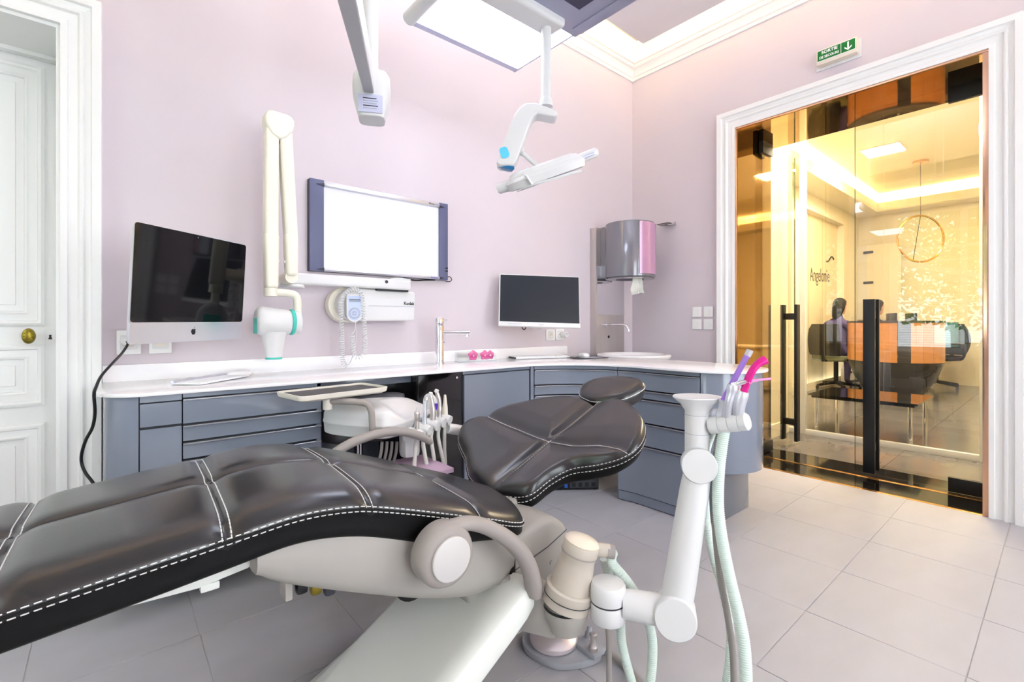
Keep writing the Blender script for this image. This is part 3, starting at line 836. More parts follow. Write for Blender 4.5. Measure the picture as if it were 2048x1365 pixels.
for k in range(12):
    a0 = 360 * k / 12 + 2; pr = arc(0, -.026, .028, a0, a0 + 26, 4) + list(reversed(arc(0, -.026, .019, a0, a0 + 26, 4)))
    MB().prism(pr, .0226, .0236, HF).build('key', 'grey_print', t)
for k in range(4):
    a0 = 90 * k + 6; MB().prism([(0.002 * math.cos(math.radians(a0 + 39)), -.026 + .002 * math.sin(math.radians(a0 + 39)))] + arc(0, -.026, .012, a0, a0 + 78, 6), .0226, .0236, HF).build('key', 'grey_print', t)
YC_ = YB - .15
loop = catmull([at(683, 660, Y=YC_), at(681, 625, Y=YC_), at(684, 597, Y=YC_), at(695, 583, Y=YC_), at(712, 580, Y=YC_), at(723, 590, Y=YC_), at(727, 615, Y=YC_), at(728.5, 650, Y=YC_), at(730, 690, Y=YC_), at(727, 707, Y=YC_), at(718, 715, Y=YC_), at(708, 710, Y=YC_), at(705, 690, Y=YC_), at(705, 668, Y=YC_)], 6)
coil(loop, .0098, .0025, 56).build('coiled_cord', 'device_white', t)
loop2 = catmull([at(683, 660, Y=YC_), at(684, 690, Y=YC_), at(685, 715, Y=YC_), at(688, 728, Y=YC_), at(694, 734, Y=YC_)], 6)
coil(loop2, .0098, .0025, 18).build('coiled_cord', 'device_white', t)
MB().tube(catmull([at(705, 668, Y=YC_), at(710, 660, Y=YC_), at(711, 645, Y=YC_), at(709, 640, Y=YC_ + .02)], 6), .0024, 8).build('lead', 'device_white', t)
MB().tube(catmull([at(694, 734, Y=YC_), at(699, 727, Y=YC_ + .05), at(704, 717, Y=YB - .05), at(711, 690, Y=YB - .02), at(713, 650, Y=YB - .02)], 6), .0024, 8).build('lead', 'device_white', t)

# all-in-one computer on a swing arm
MI = Matrix.Translation((.2432, 2.0941, 1.0937)) @ Matrix.Rotation(.7057, 4, 'Z') @ Matrix.Rotation(.0684, 4, 'X') @ Matrix.Rotation(-.0098, 4, 'Y')
# local x across the screen, local z up, local -y towards the viewer
w, h = .50, .397
t = thing('desktop_computer', 'silver all-in-one computer with a dark glossy screen near the white door', 'computer', (.2432, 2.0941, .89))
FI = MI @ frame((0, 0, 0), (1, 0, 0), (0, 0, 1), (0, -1, 0))
rings = []
for dep, k in ((0, 1.0), (-.006, 1.0), (-.012, .985), (-.030, .78), (-.036, .5)):
    rings.append([(x * k, y * k, dep) for x, y in rrect(-w / 2, w / 2, -h / 2, h / 2, .014, 5)])
MB().loft(list(reversed(rings)), M=FI).build('housing', 'aluminium', t, smooth=30)
MB().prism(rrect(-w / 2 + .003, w / 2 - .003, -h / 2 + .072, h / 2 - .003, .010, 4), .0, .0012, FI).build('glass_screen', 'screen', t)
chin = MB().prism(rrect(-w / 2 + .001, w / 2 - .001, -h / 2 + .001, -h / 2 + .0715, .004, 4), .0, .0014, FI).build('chin', 'aluminium', t)
ap = [(0, .009), (.004, .0105), (.009, .009), (.0075, .004), (.009, -.002), (.0055, -.0095), (.002, -.011), (0, -.010), (-.002, -.011), (-.0055, -.0095), (-.0105, -.001), (-.0095, .006), (-.005, .0105)]
AF = FI @ Matrix.Translation((0, -h / 2 + .036, 0))
MB().prism([(v.x, v.y) for v in catmull([(a, b, 0) for a, b in ap], 4, True)], .0014, .0018, AF).build('logo', 'ink', chin)
MB().prism([(.0005, .0115), (.003, .0175), (.0045, .018), (.003, .013)], .0014, .0018, AF).build('logo_leaf', 'ink', chin)
MB().lathe([(.002, 0), (.002, .0003)], 10, FI @ Matrix.Translation((0, h / 2 - .012, .0012))).build('camera_dot', 'grey_print', t)
MB().tube(catmull([MI @ Vector((0, .03, 0)), MI @ Vector((.03, .08, 0)), Vector((.30, YB - .06, 1.09)), Vector((.30, YB, 1.09))], 5), .018, 12).build('swing_arm', 'black_metal', t)
bx('wall_plate', 'black_metal', t, .25, .35, YB - .012, YB - .0005, 1.03, 1.15, .003)

# small wall monitor
s = .50 / .53
MMt = Matrix.Translation((2.1377 * s, 2.2321 * s, .96 + (1.1121 - .96) * s)) @ Matrix.Rotation(-.6209, 4, 'Z') @ Matrix.Rotation(-.2256, 4, 'X') @ Matrix.Rotation(.0311, 4, 'Y')
FM = MMt @ frame((0, 0, 0), (1, 0, 0), (0, 0, 1), (0, -1, 0))
w, h = .50, .33
t = thing('wall_monitor', 'white framed flat monitor with dark screen above the keyboard', 'monitor', (2.017, 2.106, .94))
MB().box(-w / 2, w / 2, -h / 2, h / 2, -.028, 0, FM).build('housing', 'device_white', t, .004)
MB().box(-w / 2 + .006, w / 2 - .004, -h / 2 + .028, h / 2 - .005, 0, .0008, FM).build('screen', 'screen_matt', t)
MB().box(-w / 2, w / 2, -h / 2, -h / 2 + .026, -.001, .004, FM).build('lower_bezel', 'device_white', t, .0015)
lettering('iiyama', .012, FM @ Matrix.Translation((.01, -h / 2 + .013, .0042)), 'grey_print', t)
for k in range(7): MB().box(-.19 + k * .012, -.184 + k * .012, -h / 2 + .011, -h / 2 + .016, .004, .0045, FM).build('button', 'grey_print', t)
MB().tube(catmull([MMt @ Vector((0, .02, 0)), MMt @ Vector((0, .07, .01)), Vector((2.06, YB - .05, 1.11)), Vector((2.06, YB - .004, 1.11))], 5), .016, 12).build('mount_arm', 'black_metal', t)
bx('wall_plate', 'black_metal', t, 2.01, 2.11, YB - .01, YB - .0005, 1.06, 1.16, .002)
MB().tube(catmull([at(1041, 650, Y=2.18), at(1048, 660, Y=2.18), at(1054, 650, Y=2.18)], 8), .0035, 8).build('black_cable', 'black_plastic', t)
MB().tube(catmull([at(1058, 652, Y=2.19), at(1066, 659, Y=2.19), at(1075, 662, Y=2.19), at(1082, 660, Y=2.19), at(1088, 650, Y=2.19)], 6), .0025, 8).build('white_cable', 'device_white', t)

# sockets
def socket(x0, x1, z0, z1, label, plug=False, axis='Y'):
    t = thing('wall_socket', label, 'socket', ((x0 + x1) / 2, YB, z0), 'white wall sockets')
    MB().prism(rrect(x0, x1, z0, z1, .003, 3), 0, .009, FR).build('plate', 'white_paint', t, .0015)
    c = ((x0 + x1) / 2, (z0 + z1) / 2)
    MB().prism(rrect(c[0] - .026, c[0] + .026, c[1] - .028, c[1] + .028, .003, 3), .009, .0105, FR).build('insert', 'device_white', t, .0006, 1)
    MB().lathe([(.021, .0105), (.0205, .0112), (.019, .0106)], 28, FR @ Matrix.Translation((c[0], c[1], 0))).build('socket_ring', 'office_white', t)
    for a, b in ((-.0095, 0), (.0095, 0), (0, .010)):
        MB().lathe([(.0026, .0105), (.0026, .0113)], 10, FR @ Matrix.Translation((c[0] + a, c[1] + b, 0))).build('pin_hole', 'ink', t)
    return t
socket(.021, .095, .843, .935, 'white wall socket with black plug left of the computer foot')
socket(.120, .193, .843, .935, 'white wall socket half hidden under the silver computer')
socket(2.319, 2.403, .845, .923, 'left white socket of the pair below the small monitor')
socket(2.413, 2.495, .846, .925, 'right white socket holding a white plug below the small monitor')
t = thing('power_plug', 'round white power plug in the socket near the steel panel', 'plug', (2.48, YB - .03, .875))
MB().lathe([(.022, 0), (.024, .01), (.022, .04), (.018, .046)], 24, FR @ Matrix.Translation((2.475, .884, .012))).build('body', 'device_white', t)
for a in (-.007, .008): MB().lathe([(.003, 0), (.003, .001)], 8, FR @ Matrix.Translation((2.475 + a, .890, .058))).build('pin_hole', 'ink', t)
t = thing('power_cable', 'black power cable looping from the socket down past the worktop end', 'cable', (.05, YB - .02, .87))
MB().lathe([(.017, 0), (.018, .012), (.012, .022)], 20, FR @ Matrix.Translation((.048, .893, .0115))).build('plug', 'device_white', t)
pts = [Vector((.052, YB - .034, .893)), at(255, 690, Y=YB - .05), at(243, 708, Y=YB - .12), at(225, 727, Y=YB - .25), at(203, 752, Y=2.02), at(192, 775, Y=1.96), at(188, 790, Y=1.955), at(190, 825, Y=1.97), at(185, 855, Y=1.99), at(172, 880, Y=2.0), at(164, 905, Y=2.02), at(163, 925, Y=2.03), at(170, 945, Y=2.02), at(185, 965, Y=2.0), at(215, 1010, Y=1.95), at(230, 1070, Y=1.9), at(225, 1120, Z=.006)]
MB().tube(catmull(pts, 6), .0045, 8).build('flex', 'black_plastic', t)

# ------------------------------------------------------------------ hand wash corner
t = thing('wash_station', 'brushed steel wash panel with mirror strip and tap in the corner', 'wash panel', (2.95, YB, .74))
PX0, PX1, PY = 2.793, 3.14, YB - .06
MB().box(PX0, PX1, PY, YB - .001, .70, 1.690).build('steel_panel', 'steel', t, .0015)
MB().box(PX0 + .010, PX1 - .004, PY - .002, PY - .0005, 1.03, 1.40).build('mirror', 'mirror', t)
tz = 1.0 - .035 + .01
q = at(1205, 650, Y=PY)
MB().tube(catmull([(2.84, PY - .006, q.z), (2.95, PY - .03, q.z), (2.99, PY - .05, q.z)], 4), .008, 12).build('tap_body', 'chrome', t)
sp = catmull([(2.90, PY - .002, q.z), (2.90, PY - .06, q.z), (2.905, PY - .15, q.z), (2.91, PY - .185, q.z - .006), (2.915, PY - .20, q.z - .03), (2.917, PY - .205, q.z - .05)], 6)
MB().tube(sp, .009, 14).build('spout', 'chrome', t)
MB().cyl((2.90, PY + .001, q.z), (2.90, PY - .012, q.z), .018, 20).build('tap_flange', 'chrome', t)
q = at(1217, 674, Y=PY)
MB().cyl((q.x, PY, q.z), (q.x, PY - .004, q.z), .010, 18).build('sensor', 'black_plastic', t)
MB().cyl((q.x, PY, q.z), (q.x, PY - .002, q.z), .014, 18).build('sensor_ring', 'chrome', t)

t = thing('wash_basin', 'round white wash basin on a grey pedestal in the corner', 'basin', (2.88, 2.03, 0))
BC = Matrix.Translation((2.885, 2.035, 0))
MB().lathe([(.02, .640), (.14, .66), (.20, .715), (.215, .742), (.235, .745), (.258, .742), (.262, .735), (.258, .722), (.23, .70), (.16, .64), (.02, .62)], 48, BC).build('bowl', 'solid_surface', t, smooth=60)
MB().lathe([(.20, .0), (.20, .66), (.235, .705), (.24, .72)], 48, BC).build('pedestal', 'lacquer', t)
MB().lathe([(.03, .641), (.028, .645), (.01, .645)], 20, BC).build('drain', 'chrome', t)

t = thing('towel_dispenser', 'drum shaped grey and mauve paper towel dispenser above the basin', 'dispenser', (2.93, PY, 1.28))
DC = Vector((2.945, PY - .195, 0)); R = .182
n = 60
A0 = -97; A1 = 25      # mauve cover angle range
def drum(a0, a1, r0, r1, z0, z1):
    po = arc(DC.x, DC.y, r1, a0, a1, max(6, int(abs(a1 - a0) / 5))); pi_ = list(reversed(arc(DC.x, DC.y, r0, a0, a1, max(6, int(abs(a1 - a0) / 5)))))
    return MB().prism(po + pi_, z0, z1)
MB().lathe([(R - .004, 1.300), (R, 1.303), (R, 1.690), (R - .004, 1.697), (.02, 1.698)], 72, Matrix.Translation((DC.x, DC.y, 0))).build('body', 'dispenser_grey', t, smooth=30)
drum(-124, -28, R + .0005, R + .005, 1.318, 1.688).build('front_cover', 'dispenser_pink', t, .0015, 1)
MB().prism([(PX0 + .05, PY - .001), (PX0 + .05, PY - .09), (DC.x - R * .95, DC.y + .05), (DC.x + .1, DC.y + .1), (PX1 - .04, PY - .001)], 1.305, 1.692).build('back_case', 'dispenser_grey', t, .004)
MB().lathe([(R - .008, 1.299), (R - .004, 1.292), (.11, 1.290), (.10, 1.299)], 60, Matrix.Translation((DC.x, DC.y, 0)), cap=False).build('base_rim', 'dispenser_grey', t)
lettering('axeos', .012, frame((DC.x + (R + .006) * math.cos(math.radians(-38)), DC.y + (R + .006) * math.sin(math.radians(-38)), 1.335), (math.sin(math.radians(38)), math.cos(math.radians(38)), 0), (0, 0, 1), (math.cos(math.radians(-38)), math.sin(math.radians(-38)), 0)), 'ink', t)
rows = []
for i in range(9):
    u_ = i / 8; z = 1.298 - .105 * u_
    rows.append([Vector((DC.x - .05 + .10 * j / 10 + .012 * math.sin(j * 1.3 + i) * u_ + .02 * u_, DC.y - .06 + .025 * math.sin(j * 1.1 + u_ * 2) * (.3 + u_), z - (.02 * abs(j - 6) / 6 * u_))) for j in range(11)])
pt = MB()
pt.loft([[p for p in r] + [p + Vector((0, .0015, 0)) for p in reversed(r)] for r in rows])
pt.build('paper_towel', 'paper', t)

# glass clip bracket and switches on the right wall
t = thing('glass_clip_bracket', 'small steel and glass clip bracket on the right wall', 'bracket', (XR, 2.0, 1.70))
q = at(1340, 449, X=XR)
bx('wall_block', 'steel', t, XR - .02, XR - .0005, q.y - .05, q.y + .03, q.z - .012, q.z + .014, .002)
MB().box(XR - .09, XR - .015, q.y - .045, q.y + .06, q.z - .008, q.z - .002).build('glass_plate', 'table_glass', t)
bx('clamp', 'chrome', t, XR - .05, XR - .015, q.y - .05, q.y - .01, q.z - .014, q.z + .004, .002)
FRr = frame((XR - .0005, 0, 0), (0, -1, 0), (0, 0, 1), (-1, 0, 0))
for (a, b), (c, d), l in (((1.752, 1.822), (1.012, 1.088), 'upper left dimmer switch of the four beside the glass door'), ((1.662, 1.733), (1.012, 1.088), 'upper right dimmer switch of the four beside the glass door'),
                          ((1.752, 1.822), (.920, .996), 'lower left dimmer switch of the four beside the glass door'), ((1.662, 1.733), (.920, .996), 'lower right dimmer switch of the four beside the glass door')):
    t = thing('light_switch', l, 'switch', (XR, (a + b) / 2, c), 'four white switches')
    MB().prism(rrect(-b, -a, c, d, .003, 3), 0, .009, FRr).build('plate', 'white_paint', t, .0015)
    MB().lathe([(.020, .009), (.0195, .0105), (.004, .011)], 28, FRr @ Matrix.Translation((-(a + b) / 2, (c + d) / 2, 0))).build('dial', 'white_paint', t)

# emergency exit sign
t = thing('exit_sign', 'green and white emergency exit sign above the glass doors', 'sign', (XR, .885, 2.52))
MB().box(XR - .010, XR - .0005, .775, 1.005, 2.515, 2.625).build('back_plate', 'device_white', t, .002)
body = MB().box(XR - .055, XR - .010, .785, .992, 2.530, 2.622).build('light_box', 'sign_body', t, .006, 2)
FS = frame((XR - .0553, 0, 0), (0, -1, 0), (0, 0, 1), (-1, 0, 0))
pl = MB().box(-.986, -.792, 2.550, 2.614, 0, .002, FS).build('legend_plate', 'sign_white', t)
MB().box(-.984, -.865, 2.552, 2.612, .0018, .0028, FS).build('green_field', 'sign_green', pl)
MB().box(-.862, -.794, 2.552, 2.612, .0018, .0028, FS).build('green_field', 'sign_green', pl)
lettering('SORTIE', .0245, FS @ Matrix.Translation((-.922, 2.597, .003)), 'sign_white', pl, bold=.0006, sx=1.05)
lettering('DE SECOURS', .0205, FS @ Matrix.Translation((-.924, 2.569, .003)), 'sign_white', pl, bold=.0005, sx=.86)
ar = MB()
ar.prism([(-.832, 2.570), (-.824, 2.570), (-.824, 2.606), (-.832, 2.606)], .0028, .0036, FS)
ar.prism([(-.828, 2.557), (-.810, 2.572), (-.810, 2.581), (-.828, 2.567), (-.846, 2.581), (-.846, 2.572)], .0028, .0036, FS)
ar.build('arrow', 'sign_white', pl)
# ------------------------------------------------------------------ dental chair
chair = thing('dental_chair', 'black leather dental chair with white stitching on a beige and white base', 'dental chair', (.4, 1.15, 0))
YCH = 1.195
zt = smooth_tab([(-.75, .535), (-.55, .552), (-.35, .572), (-.126, .594), (.0, .607), (.165, .624), (.27, .634), (.36, .627), (.43, .610), (.54, .573), (.706, .512), (.80, .474), (.88, .446), (.93, .430)])
wt = smooth_tab([(-.75, .245), (-.3, .255), (0, .262), (.3, .272), (.55, .278), (.68, .276), (.78, .268), (.84, .250), (.88, .205), (.905, .14), (.918, .07)])
bt = smooth_tab([(-.75, .085), (0, .088), (.25, .086), (.40, .095), (.55, .105), (.70, .088), (.80, .072), (.88, .055), (.93, .04)])
SEAMS_X = [-.126, .163, .415, .695]
def seat_groove(X, Y):
    g = 0.0
    for k, sx in enumerate(SEAMS_X):
        d = abs(X - sx - .035 * (Y - YCH)); g += .010 * math.exp(-(d / .020) ** 2) + .005 * math.exp(-(d / .004) ** 2)
    g += (.008 * math.exp(-((Y - YCH) / .017) ** 2) + .005 * math.exp(-((Y - YCH) / .004) ** 2)) * (1 if X < .70 else max(0, 1 - (X - .70) / .03))
    return min(g, .015)
def seat_top(X, Y, groove=True):
    t = max(-1, min(1, (Y - YCH) / interp(wt, X)))
    roll = 0 if abs(t) < .7 else (1 - math.sqrt(max(0, 1 - ((abs(t) - .7) / .3) ** 2))) * .036
    puff = .010 * (1 - t * t)
    return interp(zt, X) + puff - roll - (seat_groove(X, Y) if groove else 0)
m = MB(); rings = []
nx = 330
tops = sorted(set([round(math.sin(PI / 2 * (-1 + 2 * i / 44)), 5) for i in range(45) if i != 22] + [-.05, -.036, -.024, -.014, -.006, 0, .006, .014, .024, .036, .05]))
for i in range(nx + 1):
    X = -.75 + (.918 + .75) * i / nx
    w = interp(wt, X); H_ = interp(bt, X); ring = []
    wr = .0022 * math.sin(X * 190) * (1 if .2 < X < .45 else .25)
    for t in tops: ring.append((X, YCH + t * w, seat_top(X, YCH + t * w)))
    z0 = interp(zt, X)
    for s_, k in ((.998, .36), (.985 + wr, .55), (.982 - wr, .75), (.978, .93), (.955, 1.0), (.5, 1.02)): ring.append((X, YCH + s_ * w, z0 - .036 - (H_ - .036) * (k - .33) / .67 if k > .36 else z0 - .040))
    for s_, k in ((.5, 1.02), (.955, 1.0), (.978, .93), (.982 - wr, .75), (.985 + wr, .55), (.998, .36)): ring.append((X, YCH - s_ * w, z0 - .036 - (H_ - .036) * (k - .33) / .67 if k > .36 else z0 - .040))
    rings.append(ring)
seat = m.loft(rings).build('seat_cushion', 'leather', chair, smooth=80)
def shade_sides(o, surf):  # shade below the stitching, put in as a darker leather
    o.data.materials.append(MATS['piping_side_shade'])
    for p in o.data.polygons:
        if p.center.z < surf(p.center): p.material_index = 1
shade_sides(seat, lambda c: interp(zt, c.x) - .040)
# stitching of the seat
def edge(s, off, x0=-.74, x1=.915, n=150):
    out = []
    for i in range(n + 1):
        X = x0 + (x1 - x0) * i / n; w = interp(wt, X); z = interp(zt, X) - .034 + off
        out.append((X, YCH + s * w * (.9995 if off < 0 else .997) + s * .0008, z))
    return out
for s in (-1, 1):
    for off in (.0045, -.0055): dashes(edge(s, off), 'thread', seat, L=.0085, gap=.0045, r=.0010)
    MB().tube(edge(s, -.0005), .0024, 6).build('piping', 'piping_side_shade', seat)
for k, sx in enumerate(SEAMS_X):
    for o in (-.007, .007) if k < 3 else (.004,):
        p = []
        wS = interp(wt, sx)
        for i in range(60):
            Y = YCH - wS * .985 + 2 * wS * .985 * i / 59; X = sx + .035 * (Y - YCH) + o
            p.append((X, Y, seat_top(X, Y) + .0008))
        dashes(p, 'thread', seat, L=.0075, gap=.0016, r=.0010)
p = []
for i in range(120):
    X = -.74 + 1.43 * i / 119; p.append((X, YCH - .006, seat_top(X, YCH - .006) + .0004))
dashes(p, mk('thread_dim', (96, 92, 108), .6).name, seat, L=.006, gap=.004, r=.0007)

# padded shapes built over an outline
def cushion(name, outline, ctr, surf, seams, prof, mat, parent, gd=.011, gw=.018, n_out=6, puff=.012):
    O = catmull([(a, b, 0) for a, b in outline], n_out, True)
    def gz(x, y):
        best = 9
        for s in seams:
            for a, b in zip(s, s[1:]):
                ax, ay = b[0] - a[0], b[1] - a[1]; L2 = ax * ax + ay * ay
                t = max(0, min(1, ((x - a[0]) * ax + (y - a[1]) * ay) / L2)); d = math.hypot(x - a[0] - t * ax, y - a[1] - t * ay); best = min(best, d)
        return -gd * math.exp(-(best / gw) ** 2) + puff * min(1, best / .08)
    rings = []
    for s, dz in prof:
        r = []
        for v in O:
            x = ctr[0] + (v.x - ctr[0]) * s; y = ctr[1] + (v.y - ctr[1]) * s
            top = 1 if dz > -.030 else 0
            r.append((x, y, surf(x, y) + dz + (gz(x, y) * min(1, max(0, (dz + .03) / .03)) if top else 0)))
        rings.append(r)
    return MB().loft(rings).build(name, mat, parent, smooth=80), O, gz
back_out = [(.955, 1.11), (.985, 1.062), (1.057, 1.052), (1.118, 1.020), (1.155, .940), (1.200, .880), (1.270, .866), (1.366, .915), (1.440, 1.000), (1.486, 1.085), (1.478, 1.165), (1.455, 1.215), (1.462, 1.30), (1.448, 1.375), (1.405, 1.445), (1.350, 1.505), (1.285, 1.560), (1.225, 1.592), (1.160, 1.620), (1.105, 1.622), (1.065, 1.585), (1.036, 1.520), (1.014, 1.460), (.980, 1.400), (.952, 1.335), (.940, 1.22)]
bsurf = lambda x, y: .447 + (x - .97) * .425 + .24 * (y - 1.215) ** 2
sA = [(1.213, 1.60), (1.216, 1.38), (1.207, 1.21), (1.212, 1.091), (1.233, 1.0), (1.224, .913), (1.197, .85)]
sB = [(1.47, 1.205), (1.42, 1.204), (1.301, 1.204), (1.207, 1.21), (1.082, 1.207), (.95, 1.205)]
prof = [(.0, -.070), (.80, -.072), (.93, -.070), (.970, -.062), (.992, -.048), (1.0, -.033), (1.0, -.026), (.995, -.018), (.983, -.010), (.962, -.003), (.93, 0.0), (.89, .001)] + [(k / 24, .001) for k in range(20, 0, -1)] + [(.004, .001)]
prof[0] = (.004, -.070)
backrest, O, gz = cushion('backrest', back_out, (1.21, 1.23), bsurf, [sA, sB], prof, 'leather', chair)
shade_sides(backrest, lambda c: bsurf(c.x, c.y) - .032)
for off, s in ((-.020, .998), (-.036, 1.0005)):
    pts = [(1.21 + (v.x - 1.21) * s, 1.23 + (v.y - 1.23) * s, bsurf(v.x, v.y) + off) for v in O + O[:1]]
    dashes(pts, 'thread', backrest, L=.0085, gap=.0045, r=.0010)
MB().tube([(1.21 + (v.x - 1.21) * 1.001, 1.23 + (v.y - 1.23) * 1.001, bsurf(v.x, v.y) - .028) for v in O + O[:1]], .0022, 6, cap=False).build('piping', 'piping_side_shade', backrest)
def seam_line(sm, offs, dim=False, k0=0.04, k1=.96):
    P = catmull([(a, b, 0) for a, b in sm], 12)
    P = P[int(len(P) * k0):int(len(P) * k1)]
    for o in offs:
        pts = []
        for i, q in enumerate(P):
            tt = (P[min(i + 1, len(P) - 1)] - P[max(0, i - 1)]).normalized(); nn = Vector((-tt.y, tt.x, 0))
            w_ = q + nn * o; pts.append((w_.x, w_.y, bsurf(w_.x, w_.y) + .001 + gz(w_.x, w_.y) + .0007))
        dashes(pts, 'thread', backrest, L=.0075, gap=.0016 if not dim else .004, r=.0009)
seam_line(sA, (-.005,)); seam_line(sB, (.005,), True)

head_out = [(1.495, 1.235), (1.505, 1.300), (1.530, 1.352), (1.585, 1.392), (1.640, 1.372), (1.668, 1.320), (1.680, 1.250), (1.684, 1.180), (1.668, 1.125), (1.635, 1.102), (1.585, 1.112), (1.535, 1.145)]
hsurf = lambda x, y: .688 + (x - 1.57) * .42 - .25 * (y - 1.24) ** 2
hp = [(.004, -.062), (.7, -.062), (.88, -.058), (.96, -.046), (.995, -.030), (1.0, -.018), (.99, -.010), (.965, -.004), (.93, 0), (.85, .004), (.7, .006), (.5, .007), (.25, .007), (.004, .007)]
hr, HO, _ = cushion('headrest', head_out, (1.585, 1.245), hsurf, [[(9, 9), (9.1, 9)]], hp, 'leather', chair, gd=0, puff=.004)
dashes([(1.585 + (v.x - 1.585) * .997, 1.245 + (v.y - 1.245) * .997, hsurf(v.x, v.y) - .0115) for v in HO + HO[:1]], 'thread', hr, solid=True, r=.0014)
MB().tube(catmull([(1.585, 1.235, .635), (1.56, 1.23, .61), (1.50, 1.225, .592), (1.42, 1.22, .575), (1.34, 1.22, .53)], 6), .016, 12).build('headrest_stem', 'aluminium', chair)
bx('headrest_mount', 'device_white', chair, 1.52, 1.63, 1.19, 1.27, .606, .640, .01)
# backrest hinge bracket and frame underneath
MB().prism([(.80, .30), (.90, .29), (1.02, .41), (1.30, .53), (1.30, .56), (.98, .43), (.90, .40), (.80, .40)], 1.10, 1.32, frame((0, 0, 0), (1, 0, 0), (0, 0, 1), (0, 1, 0))).build('back_frame', 'beige_shell', chair, .008)

# side shell
shell_top = smooth_tab([(.16, .548), (.22, .552), (.35, .537), (.48, .500), (.61, .462), (.70, .445), (.80, .43), (.86, .42)])
shell_bot = smooth_tab([(.16, .505), (.205, .497), (.222, .484), (.27, .455), (.387, .398), (.537, .330), (.62, .298), (.689, .278), (.77, .272), (.81, .285), (.86, .30)])
rings = []
for i in range(61):
    X = .203 + .612 * i / 60
    a, b = interp(shell_bot, X), interp(shell_top, X); r = []
    hw = .245 + .02 * math.sin(PI * i / 60)
    for s, k in ((1, 1.02), (1, .75), (1, .5), (.985, .25), (.95, .08), (.85, 0), (.3, -.01), (-.3, -.01), (-.85, 0), (-.95, .08), (-.985, .25), (-1, .5), (-1, .75), (-1, 1.02)):
        bulge = 1 + .03 * math.sin(PI * max(0, min(1, k)))
        r.append((X, YCH + s * hw * bulge, a + (b - a) * k))
    rings.append(r)
MB().loft(rings).build('side_shell', 'beige_shell', chair, smooth=60)
crease_ = [(X, YCH - .262 - .006, interp(shell_bot, X) + (interp(shell_top, X) - interp(shell_bot, X)) * k) for X, k in ((.36, .93), (.42, .70), (.50, .50), (.58, .42), (.66, .45), (.72, .55))]
# leg rest underside
MB().prism([(-.72, .50), (.20, .55), (.24, .52), (.20, .497), (.12, .487), (.02, .492), (-.72, .475)], YCH - .19, YCH + .19, frame((0, 0, 0), (1, 0, 0), (0, 0, 1), (0, 1, 0))).build('leg_rest_tray', 'lift_white', chair, .004)
bx('tray_catch', 'lift_white', chair, .125, .155, YCH - .185, YCH - .15, .474, .488, .003)
# rear housing
hp_ = [(.80, .285), (.84, .235), (.93, .215), (.985, .225), (1.02, .29), (1.035, .345), (1.015, .378), (.965, .405), (.88, .395), (.82, .375)]
rh = MB().prism([(v.x, v.y) for v in catmull([(a, b, 0) for a, b in hp_], 4, True)], YCH - .235, YCH - .01, frame((0, 0, 0), (1, 0, 0), (0, 0, 1), (0, 1, 0))).build('rear_housing', 'beige_shell', chair, .02, 3)
MB().tube([(.83, YCH - .2355, .30), (.95, YCH - .2358, .325), (1.03, YCH - .235, .352)], .0012, 6).build('housing_joint', 'carcass', rh)
MB().cyl((1.02, YCH - .20, .30), (1.05, YCH - .20, .295), .012, 14).build('valve_knob', 'taupe_arm', rh)
MB().cyl((.965, YCH - .234, .275), (.965, YCH - .238, .275), .006, 12).build('screw_cover', 'beige_shell', rh)
bx('shell_gap', 'black_plastic', chair, .806, .822, YCH - .245, YCH + .245, .29, .42, .002)
# pivot yoke between the housing and the lift arm
MB().prism([(.70, .27), (.90, .27), (.915, .21), (.90, .14), (.80, .14), (.72, .20)], YCH - .19, YCH + .19, frame((0, 0, 0), (1, 0, 0), (0, 0, 1), (0, 1, 0))).build('pivot_yoke', 'beige_shell', chair, .012, 3)
MB().cyl((.82, YCH - .26, .195), (.82, YCH + .26, .195), .05, 24).build('pivot_shaft', 'beige_shell', chair)
MB().cyl((.60, YCH - .10, .30), (.60, YCH + .10, .30), .055, 24).build('drive_wheel', 'black_plastic', chair)
for k in range(3): bx('valve_fitting', ('black_metal', 'knob_brass', 'carcass')[k], chair, .285 + k * .028, .308 + k * .028, YCH - .20, YCH - .175, .415 - k * .012, .44 - k * .012, .008)
bx('valve_bracket', 'beige_shell', chair, .262, .276, YCH - .205, YCH - .16, .415, .48, .004)
# lift arm
slope = .585
def lift_z(X): return .165 + slope * (X - .58)
rings = []
for X, k in ((-.06, 1.0), (.1, 1), (.3, 1.0), (.5, 1.0), (.66, 1.0), (.75, .98), (.79, .94), (.815, .8)):
    z1 = lift_z(X); z0 = z1 - .075 * k - .01; r = []
    y0, y1 = .868, 1.262
    for y, z in ((y0 + .02, z0), (y1 - .02, z0), (y1, z0 + .02), (y1, z1 - .03), (y1 - .03, z1 - .006), (y1 - .09, z1 - .010), (1.10, z1 - .012), (y0 + .12, z1 - .008), (y0 + .06, z1 + .008), (y0 + .028, z1 + .012), (y0 + .008, z1 + .002), (y0, z1 - .020), (y0, z0 + .02)):
        r.append((X, y, max(.004, z)))
    rings.append(r)
MB().loft(rings).build('lift_arm', 'lift_white', chair, .006, 2, smooth=50)
MB().prism(rrect(-.50, .25, .85, 1.30, .10, 6), 0.0, .035).build('base_plate', 'lift_white', chair, .012, 3)
